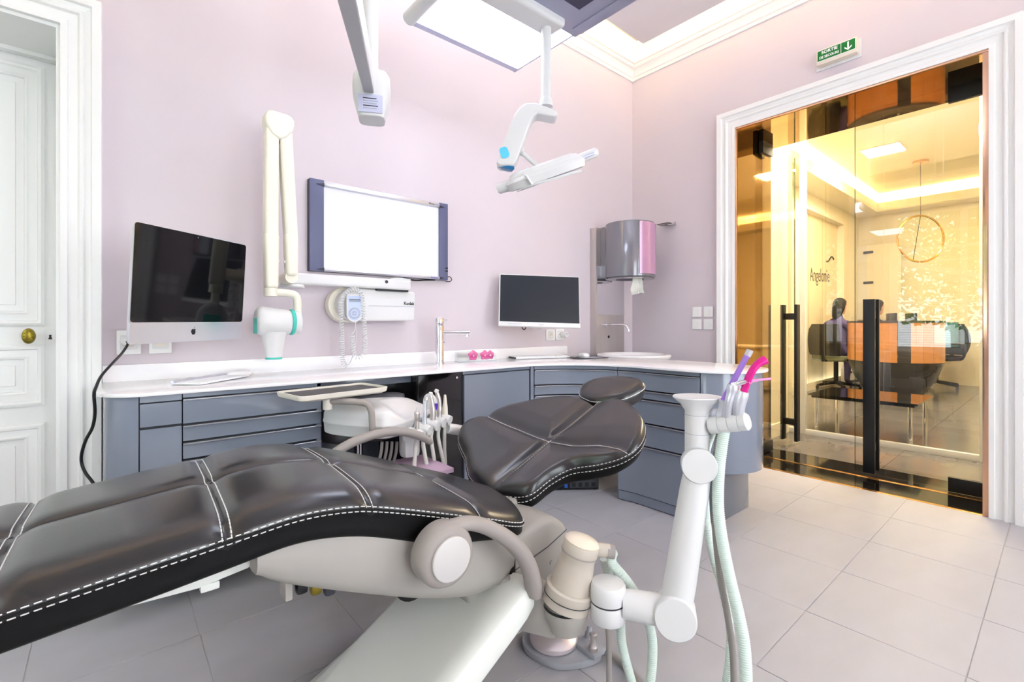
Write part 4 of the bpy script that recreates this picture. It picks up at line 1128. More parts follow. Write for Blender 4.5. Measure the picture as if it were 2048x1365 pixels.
# armrests
def armrest(Ys, hub, path, rad, side):
    Ys0 = Ys
    m = MB().lathe([(.058, -.030), (.066, -.022), (.066, .014), (.060, .026), (.050, .030)], 40, frame((hub[0], Ys, hub[1]), (1, 0, 0), (0, 0, 1), (0, side, 0)))
    P = catmull([(a, Ys + o, b) for a, b, o in path], 8)
    n = len(P); rs = [interp(rad, i / (n - 1)) for i in range(n)]
    m.tube(P, rs, 14, flat=.8)
    o = m.build('armrest', 'taupe_arm', chair, smooth=60)
    MB().lathe([(.044, .030), (.046, .031), (.046, .036), (.043, .038)], 40, frame((hub[0], Ys, hub[1]), (1, 0, 0), (0, 0, 1), (0, side, 0))).build('hub_cap', 'cap_plastic', o)
    MB().cyl((hub[0], Ys - side * .03, hub[1]), (hub[0], Ys - side * .10, hub[1]), .038, 20).build('pivot', 'black_plastic', o)
    return o
armrest(.868, (.545, .468), [(.525, .505, .0), (.56, .516, 0), (.61, .515, 0), (.67, .487, 0), (.742, .430, 0), (.79, .365, 0), (.810, .300, 0), (.812, .272, 0)], [(0, .022), (.3, .020), (.6, .025), (.85, .025), (.97, .019), (1, .004)], -1)
armrest(1.535, (.50, .47), [(.50, .500, 0), (.56, .545, 0), (.63, .572, 0), (.72, .584, 0), (.80, .575, 0), (.87, .548, 0), (.915, .515, 0)], [(0, .020), (.4, .019), (.8, .019), (.95, .016), (1, .006)], 1)
# ------------------------------------------------------------------ suction arm beside the chair
sa = thing('assistant_unit', 'white jointed assistant arm with beige column and cup top beside the chair', 'dental unit', (.95, .80, .17))
DC_ = 1.20
def A(x, y, d=DC_): return at(x, y, d=d)
top, bot = A(1163, 1088), A(1139, 1178)
ax = (top - bot).normalized()
L_ = (top - bot).length
MB().lathe([(.052, -.01), (.054, .0), (.050, .02), (.046, L_ * .55), (.043, L_ * .72), (.046, L_ * .78), (.046, L_), (.043, L_ + .004)], 36, along(bot, ax)).build('column', 'beige_column', sa)
MB().lathe([(.044, 0), (.045, .003), (.04, .008), (.015, .014)], 36, along(bot + ax * (L_ + .004), ax)).build('column_lid', mk('lid_beige', (226, 214, 196), .4).name, sa)
MB().lathe([(.0462, 0), (.0468, .002), (.0462, .004)], 36, along(bot + ax * (L_ * .80), ax), cap=False).build('joint_line', 'taupe_arm', sa)
cl = along(bot - ax * .03, ax)
MB().lathe([(.050, -.012), (.060, -.008), (.060, .012), (.061, .014), (.061, .034), (.056, .038)], 36, cl).build('clamp_ring', 'beige_column', sa)
MB().lathe([(.0615, .012), (.0615, .0145)], 36, cl, cap=False).build('clamp_gap', 'carcass', sa)
low = bot - ax * .035
MB().lathe([(.055, 0), (.056, -.012), (.053, -.035), (.043, -.054), (.040, -.068), (.034, -.070)], 36, Matrix.Translation(low)).build('lower_cup', 'beige_shell', sa)
MB().lathe([(.057, -.001), (.0575, -.008)], 36, Matrix.Translation(low), cap=False).build('cup_gap', 'black_plastic', sa)
# bracket to the chair frame
MB().prism([(0, -.05), (.10, -.065), (.18, -.02), (.18, .055), (.08, .06), (0, .045)], -.03, .03, along(low + Vector((-.015, .02, -.045)), Vector((0, 0, 1)).cross(Vector((-.55, .83, .15))), (0, 0, 1)) if False else frame(low + Vector((0, .015, -.04)), Vector((-.50, .85, .18)).normalized(), Vector((.09, -.155, .98)).normalized(), Vector((.86, .51, 0)).normalized())).build('bracket', 'beige_shell', sa, .008)
# arm joint
jc = A(1216, 1202, 1.17)
MB().lathe([(.040, -.046), (.043, -.042), (.043, -.002), (.042, 0)], 36, Matrix.Translation(jc)).build('joint_base', 'device_white', sa)
MB().lathe([(.042, .002), (.043, .004), (.043, .040), (.039, .046), (.01, .048)], 36, Matrix.Translation(jc)).build('joint_cap', 'device_white', sa)
MB().lathe([(.0425, -.003), (.0425, .003)], 36, Matrix.Translation(jc), cap=False).build('joint_gap', 'carcass', sa)
cb = bot - ax * .02
d_ = (jc - cb); dd = Vector((d_.x, d_.y, 0)).normalized(); sd = Vector((-dd.y, dd.x, 0))
MB().box(.052, d_.length - .012, -.012, .012, -.030, .024, frame((cb.x, cb.y, jc.z + .006), dd, sd, (0, 0, 1))).build('clamp_lug', 'beige_column', sa, .006)
scw = frame((cb.x, cb.y, jc.z + .006), dd, sd, (0, 0, 1)) @ Vector((.066, -.0125, .0))
MB().cyl(scw, scw - sd * .003, .0065, 14).build('screw', 'steel', sa)
ec = A(1350, 1226, 1.13)
dirn = (ec - jc).normalized()
MB().tube([jc + dirn * .036, jc + dirn * .05, ec - dirn * .045, ec - dirn * .02], [.032, .035, .036, .036], 28).build('lower_tube', 'device_white', sa)
up = A(1397, 930, 1.15)
fd = FWD * .92 + RGT * .30 + Vector((0, 0, -.16))
fd.normalize()
MB().lathe([(.044, -.040), (.048, -.036), (.048, .042), (.045, .046), (.004, .047)], 40, along(ec, -fd)).build('lower_elbow', 'device_white', sa)
ud = (up - ec).normalized()
MB().tube([ec + ud * .02, ec + ud * .07, up - ud * .06, up - ud * .01], [.036, .037, .034, .031], 28).build('upper_arm', 'device_white', sa)
MB().lathe([(.037, -.036), (.041, -.032), (.041, .032), (.039, .036), (.004, .037)], 40, along(up, -fd)).build('upper_elbow', 'device_white', sa)
MB().lathe([(.0415, .026), (.0418, .027), (.0415, .028)], 40, along(up, -fd), cap=False).build('elbow_line', 'grey_print', sa)
tb = A(1394, 925, 1.16); tt_ = A(1394, 826, 1.16)
MB().tube([tb, tt_], .0285, 32).build('post', 'device_white', sa)
for yy in (866, 829):
    q = A(1394, yy, 1.16); MB().lathe([(.0288, -.0006), (.0288, .0006)], 32, Matrix.Translation(q), cap=False).build('post_joint', 'grey_print', sa)
MB().lathe([(.028, 0), (.030, .008), (.040, .022), (.054, .034), (.058, .038), (.057, .041), (.02, .039)], 40, Matrix.Translation(tt_) @ Matrix.Rotation(-.70, 4, 'Z'), sx=1.0, sy=.82).build('cup_top', 'device_white', sa)
h0 = A(1420, 852, 1.14); h1 = A(1500, 843, 1.08)
hd = (h1 - h0).normalized()
for k in range(4):
    a, b = h0.lerp(h1, k / 4 + .004), h0.lerp(h1, (k + 1) / 4 - .004)
    MB().tube([a, a.lerp(b, .15), a.lerp(b, .85), b] if k < 3 else [a, a.lerp(b, .2), a.lerp(b, .7), a.lerp(b, .92), b], [.020, .0205, .0205, .020] if k < 3 else [.020, .0205, .0205, .016, .006], 24).build('holder', 'device_white', sa)
# vacuum hose looping from the column
MB().cyl(bot + ax * (L_ * .88) + RGT * .03, bot + ax * (L_ * .84) + RGT * .075, .017, 18).build('hose_port', 'beige_column', sa)
MB().cyl(bot + ax * (L_ * .84) + RGT * .068, bot + ax * (L_ * .82) + RGT * .088, .0175, 18).build('hose_collar', 'taupe_arm', sa)
corrugated(catmull([bot + ax * (L_ * .82) + RGT * .086, A(1224, 1126, 1.21), A(1250, 1158, 1.22), A(1272, 1190, 1.23), A(1290, 1225, 1.24), A(1303, 1270, 1.24), A(1305, 1310, 1.24), A(1300, 1365, 1.24), A(1285, 1420, 1.24)], 8), .0125, .005).build('vacuum_hose', 'hose_green', sa)
corrugated(catmull([A(1208, 1118, 1.24), A(1216, 1145, 1.25), A(1228, 1190, 1.25), A(1240, 1240, 1.23), A(1244, 1290, 1.23), A(1262, 1360, 1.23), A(1275, 1400, 1.23)], 8), .012, .005).build('vacuum_hose', 'hose_green', sa)
MB().tube(catmull([A(1211, 1235, 1.17), A(1217, 1270, 1.17), A(1218, 1330, 1.17), A(1218, 1400, 1.17)], 6), .007, 10).build('supply_tube', 'hose_grey', sa)

# instruments resting in the holder, each with its own hose
g = 'suction instruments in the assistant holder'
t = thing('saliva_ejector', 'thin purple suction tube standing in the white holder', 'suction tip', A(1446, 810, 1.12), g)
MB().tube([A(1440, 838, 1.13), A(1447, 800, 1.12), A(1494, 712, 1.10)], .0066, 14).build('tube', 'purple', t)
MB().tube([A(1494, 713, 1.10), A(1500, 701, 1.10)], [.0078, .0078], 14).build('tip', 'clear_plastic', t)
MB().tube(catmull([A(1438, 845, 1.13), A(1445, 822, 1.125), A(1448, 800, 1.12)], 4), [.011] * 9, 14).build('handpiece', 'aluminium', t)
MB().tube(catmull([A(1440, 862, 1.14), A(1434, 900, 1.14), A(1431, 960, 1.14), A(1430, 1050, 1.14), A(1440, 1150, 1.13), A(1455, 1230, 1.12), A(1466, 1310, 1.11), A(1468, 1400, 1.11)], 6), .0078, 10).build('hose', 'hose_grey', t)
t = thing('suction_handpiece', 'white suction handpiece with a curved magenta tip', 'suction handpiece', A(1480, 820, 1.09), g)
MB().tube(catmull([A(1476, 838, 1.10), A(1478, 810, 1.095), A(1486, 783, 1.09)], 5), [.012, .012, .013, .014, .014, .0145, .0145, .015, .015, .014, .013], 18).build('handle', 'aluminium', t)
MB().tube(catmull([A(1487, 786, 1.09), A(1494, 765, 1.085), A(1503, 745, 1.08), A(1516, 728, 1.08), A(1531, 720, 1.08)], 5), [.0085] * 15 + [.009, .0095, .010, .0105, .011, .011], 14, flat=.75).build('tip', 'magenta', t)
corrugated(catmull([A(1449, 860, 1.12), A(1444, 890, 1.12), A(1438, 940, 1.12), A(1436, 1010, 1.12), A(1444, 1080, 1.11), A(1458, 1150, 1.10), A(1475, 1220, 1.08), A(1488, 1290, 1.06), A(1492, 1365, 1.05), A(1488, 1420, 1.05)], 8), .0135, .0048).build('hose', 'hose_green', t)
t = thing('air_water_syringe', 'steel syringe with a pale pink nozzle pointing right', 'syringe', A(1462, 830, 1.10), g)
MB().tube(catmull([A(1454, 838, 1.11), A(1458, 805, 1.10), A(1464, 785, 1.10), A(1466, 770, 1.10)], 4), [.0095, .0095, .0095, .0095, .010, .010, .0105, .011, .012, .013, .0135, .013, .0125], 16).build('handle', 'aluminium', t)
MB().tube([A(1464, 771, 1.10), A(1476, 768, 1.09), A(1492, 764, 1.085)], [.0055, .0058, .0055], 12).build('head', 'chrome', t)
MB().tube([A(1491, 765, 1.085), A(1496, 764, 1.085), A(1502, 763, 1.085)], [.006, .0085, .005], 12).build('nozzle_collar', 'pink', t)
MB().tube([A(1501, 763, 1.085), A(1520, 760, 1.085), A(1541, 758, 1.085)], [.0042, .003, .0028], 10).build('nozzle', 'pink', t)
corrugated(catmull([A(1425, 862, 1.16), A(1410, 920, 1.20), A(1412, 1030, 1.22), A(1425, 1110, 1.22), A(1445, 1180, 1.20), A(1460, 1260, 1.16), A(1458, 1330, 1.14), A(1445, 1400, 1.14)], 8), .010, .0045).build('hose', 'hose_green', t)
t = thing('suction_lever', 'small grey suction valve lever behind the purple tube', 'lever', A(1430, 840, 1.15), g)
MB().lathe([(.004, -.006), (.012, -.004), (.012, .004), (.004, .006)], 20, along(A(1432, 828, 1.14), -FWD)).build('dial', 'aluminium', t)
MB().lathe([(.004, -.006), (.015, -.004), (.015, .004), (.004, .006)], 20, along(A(1467, 805, 1.10), -FWD)).build('dial', 'aluminium', t)
MB().tube([A(1426, 840, 1.14), A(1436, 832, 1.14), A(1460, 838, 1.12), A(1467, 812, 1.10)], .003, 8).build('stem', 'aluminium', t)

# foot pedal
t = thing('foot_pedal', 'chrome disc foot pedal with grey base on the floor', 'pedal', (1.0, .96, 0))
MB().prism([(v.x, v.y) for v in catmull([(.92, 1.02, 0), (.94, .92, 0), (1.0, .875, 0), (1.06, .86, 0), (1.09, .89, 0), (1.06, .94, 0), (1.07, 1.0, 0), (1.04, 1.07, 0), (.97, 1.08, 0)], 5, True)], .001, .020).build('base', mk('pedal_grey', (170, 172, 178), .45).name, t, .004)
MB().lathe([(.066, .022), (.070, .028), (.070, .036), (.066, .040), (.03, .050), (.004, .056)], 48, Matrix.Translation((1.0, .985, 0)), sx=1, sy=1).build('disc', 'pedal_steel' if 'pedal_steel' in MATS else mk('pedal_steel', (236, 226, 228), .3, metal=.6).name, t, smooth=30)
MB().lathe([(.060, .018), (.060, .024)], 40, Matrix.Translation((1.0, .985, 0))).build('skirt', 'black_plastic', t)
bx('handle_block', 'pedal_grey', t, 1.03, 1.085, .855, .935, .018, .034, .005)
MB().lathe([(.013, .03), (.013, .045), (.009, .05), (.008, .07), (.011, .072), (.011, .080), (.008, .083)], 20, Matrix.Translation((1.045, .872, 0))).build('knob', 'steel', t)
MB().lathe([(.013, .03), (.013, .045), (.008, .052), (.007, .066)], 20, Matrix.Translation((1.083, .918, 0))).build('knob', 'pedal_grey', t)
MB().tube(catmull([(1.075, .872, .020), (1.088, .845, .018), (1.090, .80, .012), (1.065, .74, .011), (1.01, .69, .011), (.93, .62, .011)], 8), .010, 12).build('cable', 'hose_grey', t)

# ------------------------------------------------------------------ delivery unit behind the chair
O_ = Vector((.839, 1.628, .0)); U_ = Vector((.882, .471, 0)); V_ = Vector((-.471, .882, 0))
DM = frame(O_, U_, V_, (0, 0, 1))
du = thing('instrument_unit', 'white instrument delivery unit behind the dental chair', 'dental unit', (.9, 1.7, .53))
out = [(-.115, .04), (-.125, .16), (-.11, .26), (-.06, .315), (.03, .325), (.13, .285), (.20, .20), (.245, .10), (.255, .02), (.22, -.020), (.10, -.018), (-.03, -.020), (-.09, -.005)]
OU = [(v.x, v.y) for v in catmull([(a, b, 0) for a, b in out], 5, True)]
rings = []
for s, z in ((.93, .545), (.975, .55), (.985, .585), (1.0, .588), (1.0, .594), (.99, .596), (.985, .618), (.95, .636), (.86, .645), (.6, .652), (.3, .654), (.02, .654)):
    r = []
    for x, y in OU:
        u, v = .07 + (x - .07) * s, .15 + (y - .15) * s
        k = max(.10, min(1, (v + max(0, .03 - u) * 1.3 + .01) / .15)); k = k * k * (3 - 2 * k)
        r.append((u, v, z if z < .597 else .597 + (z - .597) * k))
    rings.append(r)
MB().loft(rings, M=DM).build('body', 'device_white', du, smooth=50)
hx = [at(x, y, d=d) for x, y, d in ((834, 862, 1.77), (849, 852, 1.82), (865, 843, 1.87), (878, 837, 1.91), (890, 832, 1.95))]
hr_ = MB()
for k, p in enumerate(hx):
    o = MB().tube([p + V_ * .035 - Vector((0, 0, .010)), p + V_ * .01 - Vector((0, 0, .010)), p - V_ * .025 - Vector((0, 0, .018))], [.021, .021, .019], 18).build('instrument_holder', 'device_white', du)
MB().tube([hx[0] - U_ * .04 + V_ * .02 - Vector((0, 0, .02)), hx[-1] + U_ * .03 + V_ * .02 - Vector((0, 0, .02))], .016, 14).build('holder_rail', 'device_white', du)
MB().tube(catmull([at(893, 857, d=1.96), at(925, 862, d=2.02), Vector((1.185, 1.66, .492)), Vector((1.21, 1.66, .44)), Vector((1.21, 1.66, .0))], 6), .022, 16).build('support_arm', 'device_white', du)
MB().prism(rrect(1.10, 1.34, 1.58, 1.74, .05, 5), 0, .02).build('support_foot', 'device_white', du, .004)
# tray support rising from the unit
tp = catmull([at(745, 872, Y=1.585), at(744, 840, Y=1.585), at(742, 822, Y=1.588), at(734, 809, Y=1.60), at(718, 805, Y=1.62), at(690, 803, Y=1.65), at(655, 803, Y=1.69)], 8)
MB().tube(tp, .0115, 14).build('tray_arm', 'taupe_arm', du)
q = tp[-1]
MB().lathe([(.016, -.028), (.016, .012), (.012, .016)], 20, Matrix.Translation(q)).build('tray_pivot', 'office_white', du)
bx('white_canister', 'device_white', du, .86, .93, 1.64, 1.70, .44, .545, .02)
for k in range(4):
    a = at(764 + k * 10, 884, d=1.78 + k * .02)
    MB().tube(catmull([a, a + Vector((-.004, 0, -.04)), a + Vector((-.012, .01, -.09))], 5), .006, 8).build('hose_bundle', 'hose_grey', du)

tr = thing('instrument_tray', 'black topped instrument tray with cream rim behind the chair', 'tray', (q.x, q.y, q.z))
c1, c2 = at(640, 790, Y=1.62), at(779, 779, Y=1.66)
ex = Vector((c2.x - c1.x, c2.y - c1.y, 0)); LT = .34; ex.normalize(); ey = Vector((-ex.y, ex.x, 0))
TM = frame(Vector((c2.x, c2.y, q.z + .018)) - ex * LT, ex, ey, (0, 0, 1))
out_t = rrect(0, LT, 0, .19, .02, 4)
MB().loft([[(LT / 2 + (x - LT / 2) * s, .095 + (y - .095) * s, z) for x, y in out_t] for s, z in ((.90, -.004), (.98, .002), (1.0, .012), (1.0, .018), (.965, .018), (.955, .008), (.5, .008))], M=TM).build('rim', 'office_white', tr, smooth=40)
MB().prism(rrect(.012, LT - .012, .010, .18, .012, 4), .009, .012, TM).build('liner', 'black_plastic', tr)

g = 'dental handpieces in the instrument unit'
def hand(name, label, cat, k, pts, rads, mat, extra=None):
    t = thing(name, label, cat, hx[k], g)
    P = catmull([at(x, y, d=[1.77, 1.82, 1.87, 1.91, 1.95][k]) for x, y in pts], 6)
    n = len(P); MB().tube(P, [interp(rads, i / (n - 1)) for i in range(n)], 16).build('body', mat, t)
    d = [1.77, 1.82, 1.87, 1.91, 1.95][k]
    hp2 = hoses[k]
    MB().tube(catmull([at(x, y, d=d + .01) for x, y in hp2], 6), .0078, 10).build('hose', 'hose_white', t)
    if extra: extra(t, d)
hoses = [[(836, 868), (832, 885), (830, 910), (828, 945), (826, 990)], [(850, 862), (846, 885), (850, 912), (856, 945), (862, 990)], [(866, 856), (862, 875), (866, 905), (872, 945), (880, 990)], [(879, 850), (876, 870), (880, 895), (888, 930), (900, 980)], [(890, 846), (889, 865), (889, 900), (891, 940), (893, 980)]]
def ex0(t, d): MB().tube([at(834, 825, d=d), at(834, 815, d=d)], [.004, .0025], 10).build('burr', 'device_white', t)
hand('micromotor', 'short steel micromotor standing first in the instrument row', 'handpiece', 0, [(834, 864), (834, 845), (834, 832), (834, 823)], [(0, .009), (.4, .0085), (.55, .0105), (.85, .011), (1, .006)], 'steel', ex0)
def ex1(t, d): MB().lathe([(.006, -.008), (.0085, -.006), (.0085, .006), (.006, .008)], 16, along(at(853, 798, d=d), (.1, .1, 1))).build('head', 'steel', t)
hand('air_turbine', 'steel turbine handpiece with bent neck second in the row', 'handpiece', 1, [(849, 856), (849, 830), (850, 812), (853, 798)], [(0, .010), (.5, .0085), (.8, .007), (1, .006)], 'aluminium', ex1)
def ex2(t, d):
    MB().lathe([(.006, -.006), (.0085, -.004), (.0085, .006), (.006, .008)], 16, along(at(861, 789, d=d), (.2, -.2, 1))).build('head', 'device_white', t)
    m_ = MB().prism([(v.x, v.y) for v in catmull([(-.03, .0, 0), (-.022, .03, 0), (.0, .036, 0), (.024, .018, 0), (.036, -.02, 0), (.03, -.06, 0), (.015, -.055, 0), (.0, -.03, 0), (-.02, -.02, 0)], 5, True)], .0, .016, frame(at(862, 805, d=d + .05), RGT, (0, 0, 1), -FWD))
    cov = m_.build('light_guard', 'device_white', t, .004)
    MB().prism(rrect(-.010, .012, -.014, .012, .003), .016, .0175, frame(at(872, 812, d=d + .05), RGT, (0, 0, 1), -FWD)).build('purple_window', 'violet', cov)
hand('contra_angle', 'steel contra angle handpiece in front of the purple marked guard', 'handpiece', 2, [(865, 846), (866, 825), (864, 805), (861, 790)], [(0, .0115), (.42, .0115), (.46, .010), (.85, .0075), (1, .0065)], 'steel', ex2)
def ex3(t, d): MB().lathe([(.006, -.006), (.0088, -.004), (.0088, .006), (.006, .008)], 16, along(at(873, 783, d=d), (.35, -.2, 1))).build('head', 'device_white', t)
hand('curved_handpiece', 'tall curved steel handpiece with small white head', 'handpiece', 3, [(878, 840), (879, 818), (878, 800), (873, 784)], [(0, .0115), (.35, .0115), (.4, .0095), (.85, .0085), (1, .0065)], 'steel', ex3)
hand('scaler_handpiece', 'slim cream scaler handpiece at the end of the instrument row', 'handpiece', 4, [(890, 838), (890, 820), (890, 805), (890, 790)], [(0, .013), (.45, .011), (.62, .0085), (1, .0045)], 'office_white')

# mauve box and stool below the worktop
t = thing('side_cart', 'mauve topped cart standing under the instrument unit', 'cart', (.86, 1.64, 0))
bx('body', 'mauve_box', t, .66, .985, 1.56, 1.735, .26, .40, .004)
bx('top', 'mauve_box', t, .655, .99, 1.50, 1.74, .400, .418, .003)
MB().cyl((.88, 1.65, .03), (.88, 1.65, .262), .03, 20).build('column', 'device_white', t)
MB().lathe([(.12, 0), (.12, .015), (.10, .025), (.03, .032)], 32, Matrix.Translation((.88, 1.65, 0))).build('foot', 'device_white', t)
t = thing('operator_stool', 'grey padded operator stool tucked under the worktop', 'stool', (.86, 2.08, 0))
SC = Matrix.Translation((.86, 2.08, 0))
MB().lathe([(.02, .455), (.17, .457), (.195, .47), (.20, .49), (.185, .508), (.12, .515), (.01, .514)], 40, SC).build('seat', 'stool_leather', t, smooth=60)
MB().lathe([(.03, .04), (.03, .25), (.018, .252), (.018, .456)], 20, SC).build('column', 'chrome', t)
for k in range(5):
    a = 2 * PI * k / 5 + .3; e = Vector((.86 + .19 * math.cos(a), 2.08 + .19 * math.sin(a), .055))
    lg = MB().tube([(.86, 2.08, .085), (.86 + .1 * math.cos(a), 2.08 + .1 * math.sin(a), .075), e], [.018, .016, .012], 10, flat=.7).build('leg', 'chrome', t)
    MB().cyl(e + Vector((-.012 * math.sin(a), .012 * math.cos(a), -.030)), e + Vector((.012 * math.sin(a), -.012 * math.cos(a), -.030)), .025, 16).build('caster', 'black_plastic', lg)
bp = catmull([(.705, 2.13, .585), (.80, 2.10, .598), (.92, 2.05, .612), (1.03, 1.975, .625)], 8)
n = len(bp)
MB().tube(bp, [.048 * min(1, .55 + 3 * min(i, n - 1 - i) / n) for i in range(n)], 16, flat=.6).build('backrest', mk('stool_back', (120, 118, 124), .45).name, t)
MB().tube([(.82, 2.20, .46), (.86, 2.14, .52), (.87, 2.10, .585)], .012, 10).build('back_support', 'chrome', t)

# ------------------------------------------------------------------ overhead
lu = thing('ceiling_luminaire', 'suspended white panel luminaire with grey front housing above the chair', 'ceiling light', (1.21, 1.2, 2.19))
PX0_, PX1_, PYb, PYm, PYf = .925, 1.515, 1.762, 1.356, .55
ZP = 2.20
bx('diffuser', 'diffuser', lu, PX0_ + .02, PX1_ - .004, PYm - .05, PYb - .03, ZP + .004, ZP + .012, 0)
fr_ = MB()
fr_.box(PX0_ + .01, PX1_, PYb - .032, PYb, ZP - .002, ZP + .05)
fr_.build('rear_rail', mk('lilac_alu', (206, 208, 232), .35, metal=.4).name, lu, .004)
MB().tube([(PX0_ + .012, PYb - .01, ZP + .014), (PX0_ + .012, .60, ZP + .014)], .028, 16).build('side_tube', 'device_white', lu)
bx('side_rail', 'lilac_alu', lu, PX1_ - .006, PX1_ + .002, PYf, PYb, ZP - .003, ZP + .05, .001)
bx('top_cover', 'device_white', lu, PX0_ + .01, PX1_ - .002, PYf, PYb - .01, ZP + .014, ZP + .05, .003)
bx('added_uplight', 'added_uplight', lu, PX0_ + .08, PX1_ - .08, PYf + .08, PYm - .10, ZP + .050, ZP + .056, 0)  # added emitter, hidden from below, to brighten the raft and room
hs = bx('front_housing', 'grey_housing', lu, PX0_ + .03, PX1_ - .008, PYf, PYm, ZP - .022, ZP + .012, .004)
bx('dark_window', 'dark_inset', hs, PX0_ + .12, 1.385, PYf + .1, 1.225, ZP - .0235, ZP - .021, 0)
bx('housing_step', 'grey_housing', hs, 1.452, PX1_ - .010, PYf, PYm - .035, ZP - .026, ZP - .021, .001)
bar = bx('lamp_track', 'device_white', lu, .96, 1.392, 1.30, 1.405, ZP - .052, ZP + .004, .018, seg=4)
for x, y in ((1.0, .8), (1.45, .8), (1.0, 1.6), (1.45, 1.6)): MB().cyl((x, y, ZP + .045), (x, y, 3.06), .006, 8).build('suspension_rod', 'aluminium', lu)

dl = thing('operating_lamp', 'white operating lamp with blue accents hanging over the headrest', 'dental lamp', (1.337, 1.357, 1.45))
dp = 1.90
pb, ptop = at(1092, 208, d=dp), at(1092.5, 38, d=dp)
MB().tube([pb, ptop], .0195, 24).build('pole', 'device_white', dl)
MB().tube([pb - Vector((0, 0, .012)), pb + Vector((0, 0, .008)), pb + Vector((0, 0, .022))], [.027, .027, .022], 24).build('pole_collar', 'device_white', dl)
LF = frame(at(1092, 205, d=dp) - FWD * .035, RGT, (0, 0, 1), FWD)
k_ = dp / 946
ol = [(1113, 230), (1095, 222), (1070, 213), (1050, 214), (1037, 224), (1028, 238), (993, 331), (1001, 337), (1026, 336), (1034, 324), (1060, 254), (1066, 240), (1074, 234), (1108, 241), (1114, 237)]
MB().prism([((x - 1092) * k_, (205 - y) * k_) for x, y in ol], 0, .075, LF).build('bent_arm', 'device_white', dl, .008, 3, smooth=50)
MB().prism(rrect(-.017, .017, -.022, .022, .012, 5), 0, .0015, frame(at(1009, 312, d=dp) - FWD * .0365, (RGT * .94 + Vector((0, 0, .34))).normalized(), (RGT * -.34 + Vector((0, 0, .94))).normalized(), -FWD)).build('blue_badge', 'lamp_blue', dl)
MB().lathe([(.030, -.002), (.032, .004), (.026, .016), (.01, .021)], 28, along(at(1013, 331, d=dp) , (RGT * -.30 - Vector((0, 0, .95)))), sx=1.0, sy=1.1).build('blue_end_cap', 'lamp_blue_deep', dl)
# lamp head
hc = at(1090, 345, d=dp)
ea = (RGT * .945 + Vector((0, 0, .33))).normalized(); eb = (FWD * .97 + Vector((0, 0, .27))).normalized(); en = eb.cross(ea).normalized()
if en.z < 0: en = -en
HMt = frame(hc, ea, eb, en)
def sup(a, b, z, n=48, p=2.6):
    return [(a * math.copysign(abs(math.cos(t)) ** (2 / p), math.cos(t)), b * math.copysign(abs(math.sin(t)) ** (2 / p), math.sin(t)), z) for t in [2 * PI * i / n for i in range(n)]]
MB().loft([sup(.145, .085, -.030), sup(.160, .10, -.026), sup(.168, .106, .0), sup(.158, .098, .012), sup(.150, .092, .013), sup(.140, .085, .030), sup(.12, .07, .036)], M=HMt).build('lamp_head', 'device_white', dl, smooth=45)
MB().loft([sup(.148, .10, -.038), sup(.150, .102, -.034), sup(.148, .10, -.028)], M=HMt @ Matrix.Rotation(.06, 4, 'Y')).build('lens_plate', 'lens', dl)
MB().loft([sup(.13, .085, -.037), sup(.13, .085, -.033)], M=HMt).build('reflector', 'aluminium', dl)
h = MB().tube([HMt @ Vector((.13, -.01, .004)), HMt @ Vector((.17, -.01, .006)), HMt @ Vector((.215, -.01, .008)), HMt @ Vector((.225, -.01, .008))], [.018, .0195, .0195, .012], 18).build('handle', 'device_white', dl)
MB().tube([HMt @ Vector((.145, -.028, .004)), HMt @ Vector((.205, -.028, .006))], .006, 10).build('grip_inlay', 'lilac_alu', h)
MB().tube([HMt @ Vector((-.13, -.01, .0)), HMt @ Vector((-.165, -.01, -.002)), HMt @ Vector((-.195, -.01, -.003)), HMt @ Vector((-.203, -.01, -.003))], [.022, .022, .0195, .014], 18).build('handle', 'device_white', dl)
MB().tube([at(1044, 306, d=dp), HMt @ Vector((-.02, .0, .03))], .009, 14).build('neck', 'device_white', dl)
MB().lathe([(.012, 0), (.015, .004), (.015, .012), (.010, .016)], 20, along(at(1040, 304, d=dp), RGT)).build('ball_joint', 'device_white', dl)
MB().tube(catmull([HMt @ Vector((-.08, -.10, .010)), HMt @ Vector((-.075, -.108, -.002)), HMt @ Vector((-.068, -.108, -.028))], 4), .008, 10, flat=.6).build('clip', 'device_white', dl)

ma = thing('monitor_support', 'white ceiling mounted monitor arm with elbow box left of the luminaire', 'ceiling arm', (.65, 1.45, 1.62))
po = at(741, 100, d=1.56)
MB().tube([(po.x, po.y, 1.70), (po.x, po.y, 3.06)], .0245, 24).build('post', 'device_white', ma)
MB().lathe([(.07, 3.04), (.07, 3.051)], 32, Matrix.Translation((po.x, po.y, 0))).build('ceiling_flange', 'device_white', ma)
bc = at(744, 195, d=1.50)
bdir = (at(697, 0, d=.80) - at(738, 178, d=1.45)).normalized()
yaw = (RGT * .97 + FWD * .24).normalized(); fwd2 = Vector((-yaw.y, yaw.x, 0))
BM = frame(bc, yaw, fwd2, (0, 0, 1))
MB().loft([sup(.046, .055, z, 32, 4) if k == 0 else [(x * k, y * k, z) for x, y, z in sup(.058, .062, z, 32, 4)] for k, z in ((.60, -.076), (.68, -.074), (.97, -.012), (1.0, .02), (.96, .05), (.8, .066))], M=BM).build('elbow_box', 'device_white', ma, smooth=40)
LP = frame(BM @ Vector((-.002, -.0515, -.044)), yaw, (fwd2 * -.28 + Vector((0, 0, .96))).normalized(), (-fwd2 * .96 + Vector((0, 0, -.28))).normalized())
lab = MB().prism(rrect(-.036, .036, -.024, .026, .003), -.004, .004, LP).build('rating_plate', 'lilac_alu', ma)
for r in range(5): MB().box(-.022, .018 + .004 * (r % 2), .014 - r * .007, .0165 - r * .007, .004, .0046, LP).build('print_line', 'ink' if r in (0, 3) else 'grey_print', lab)
b0 = at(738, 178, d=1.45); b1 = b0 + bdir * .95
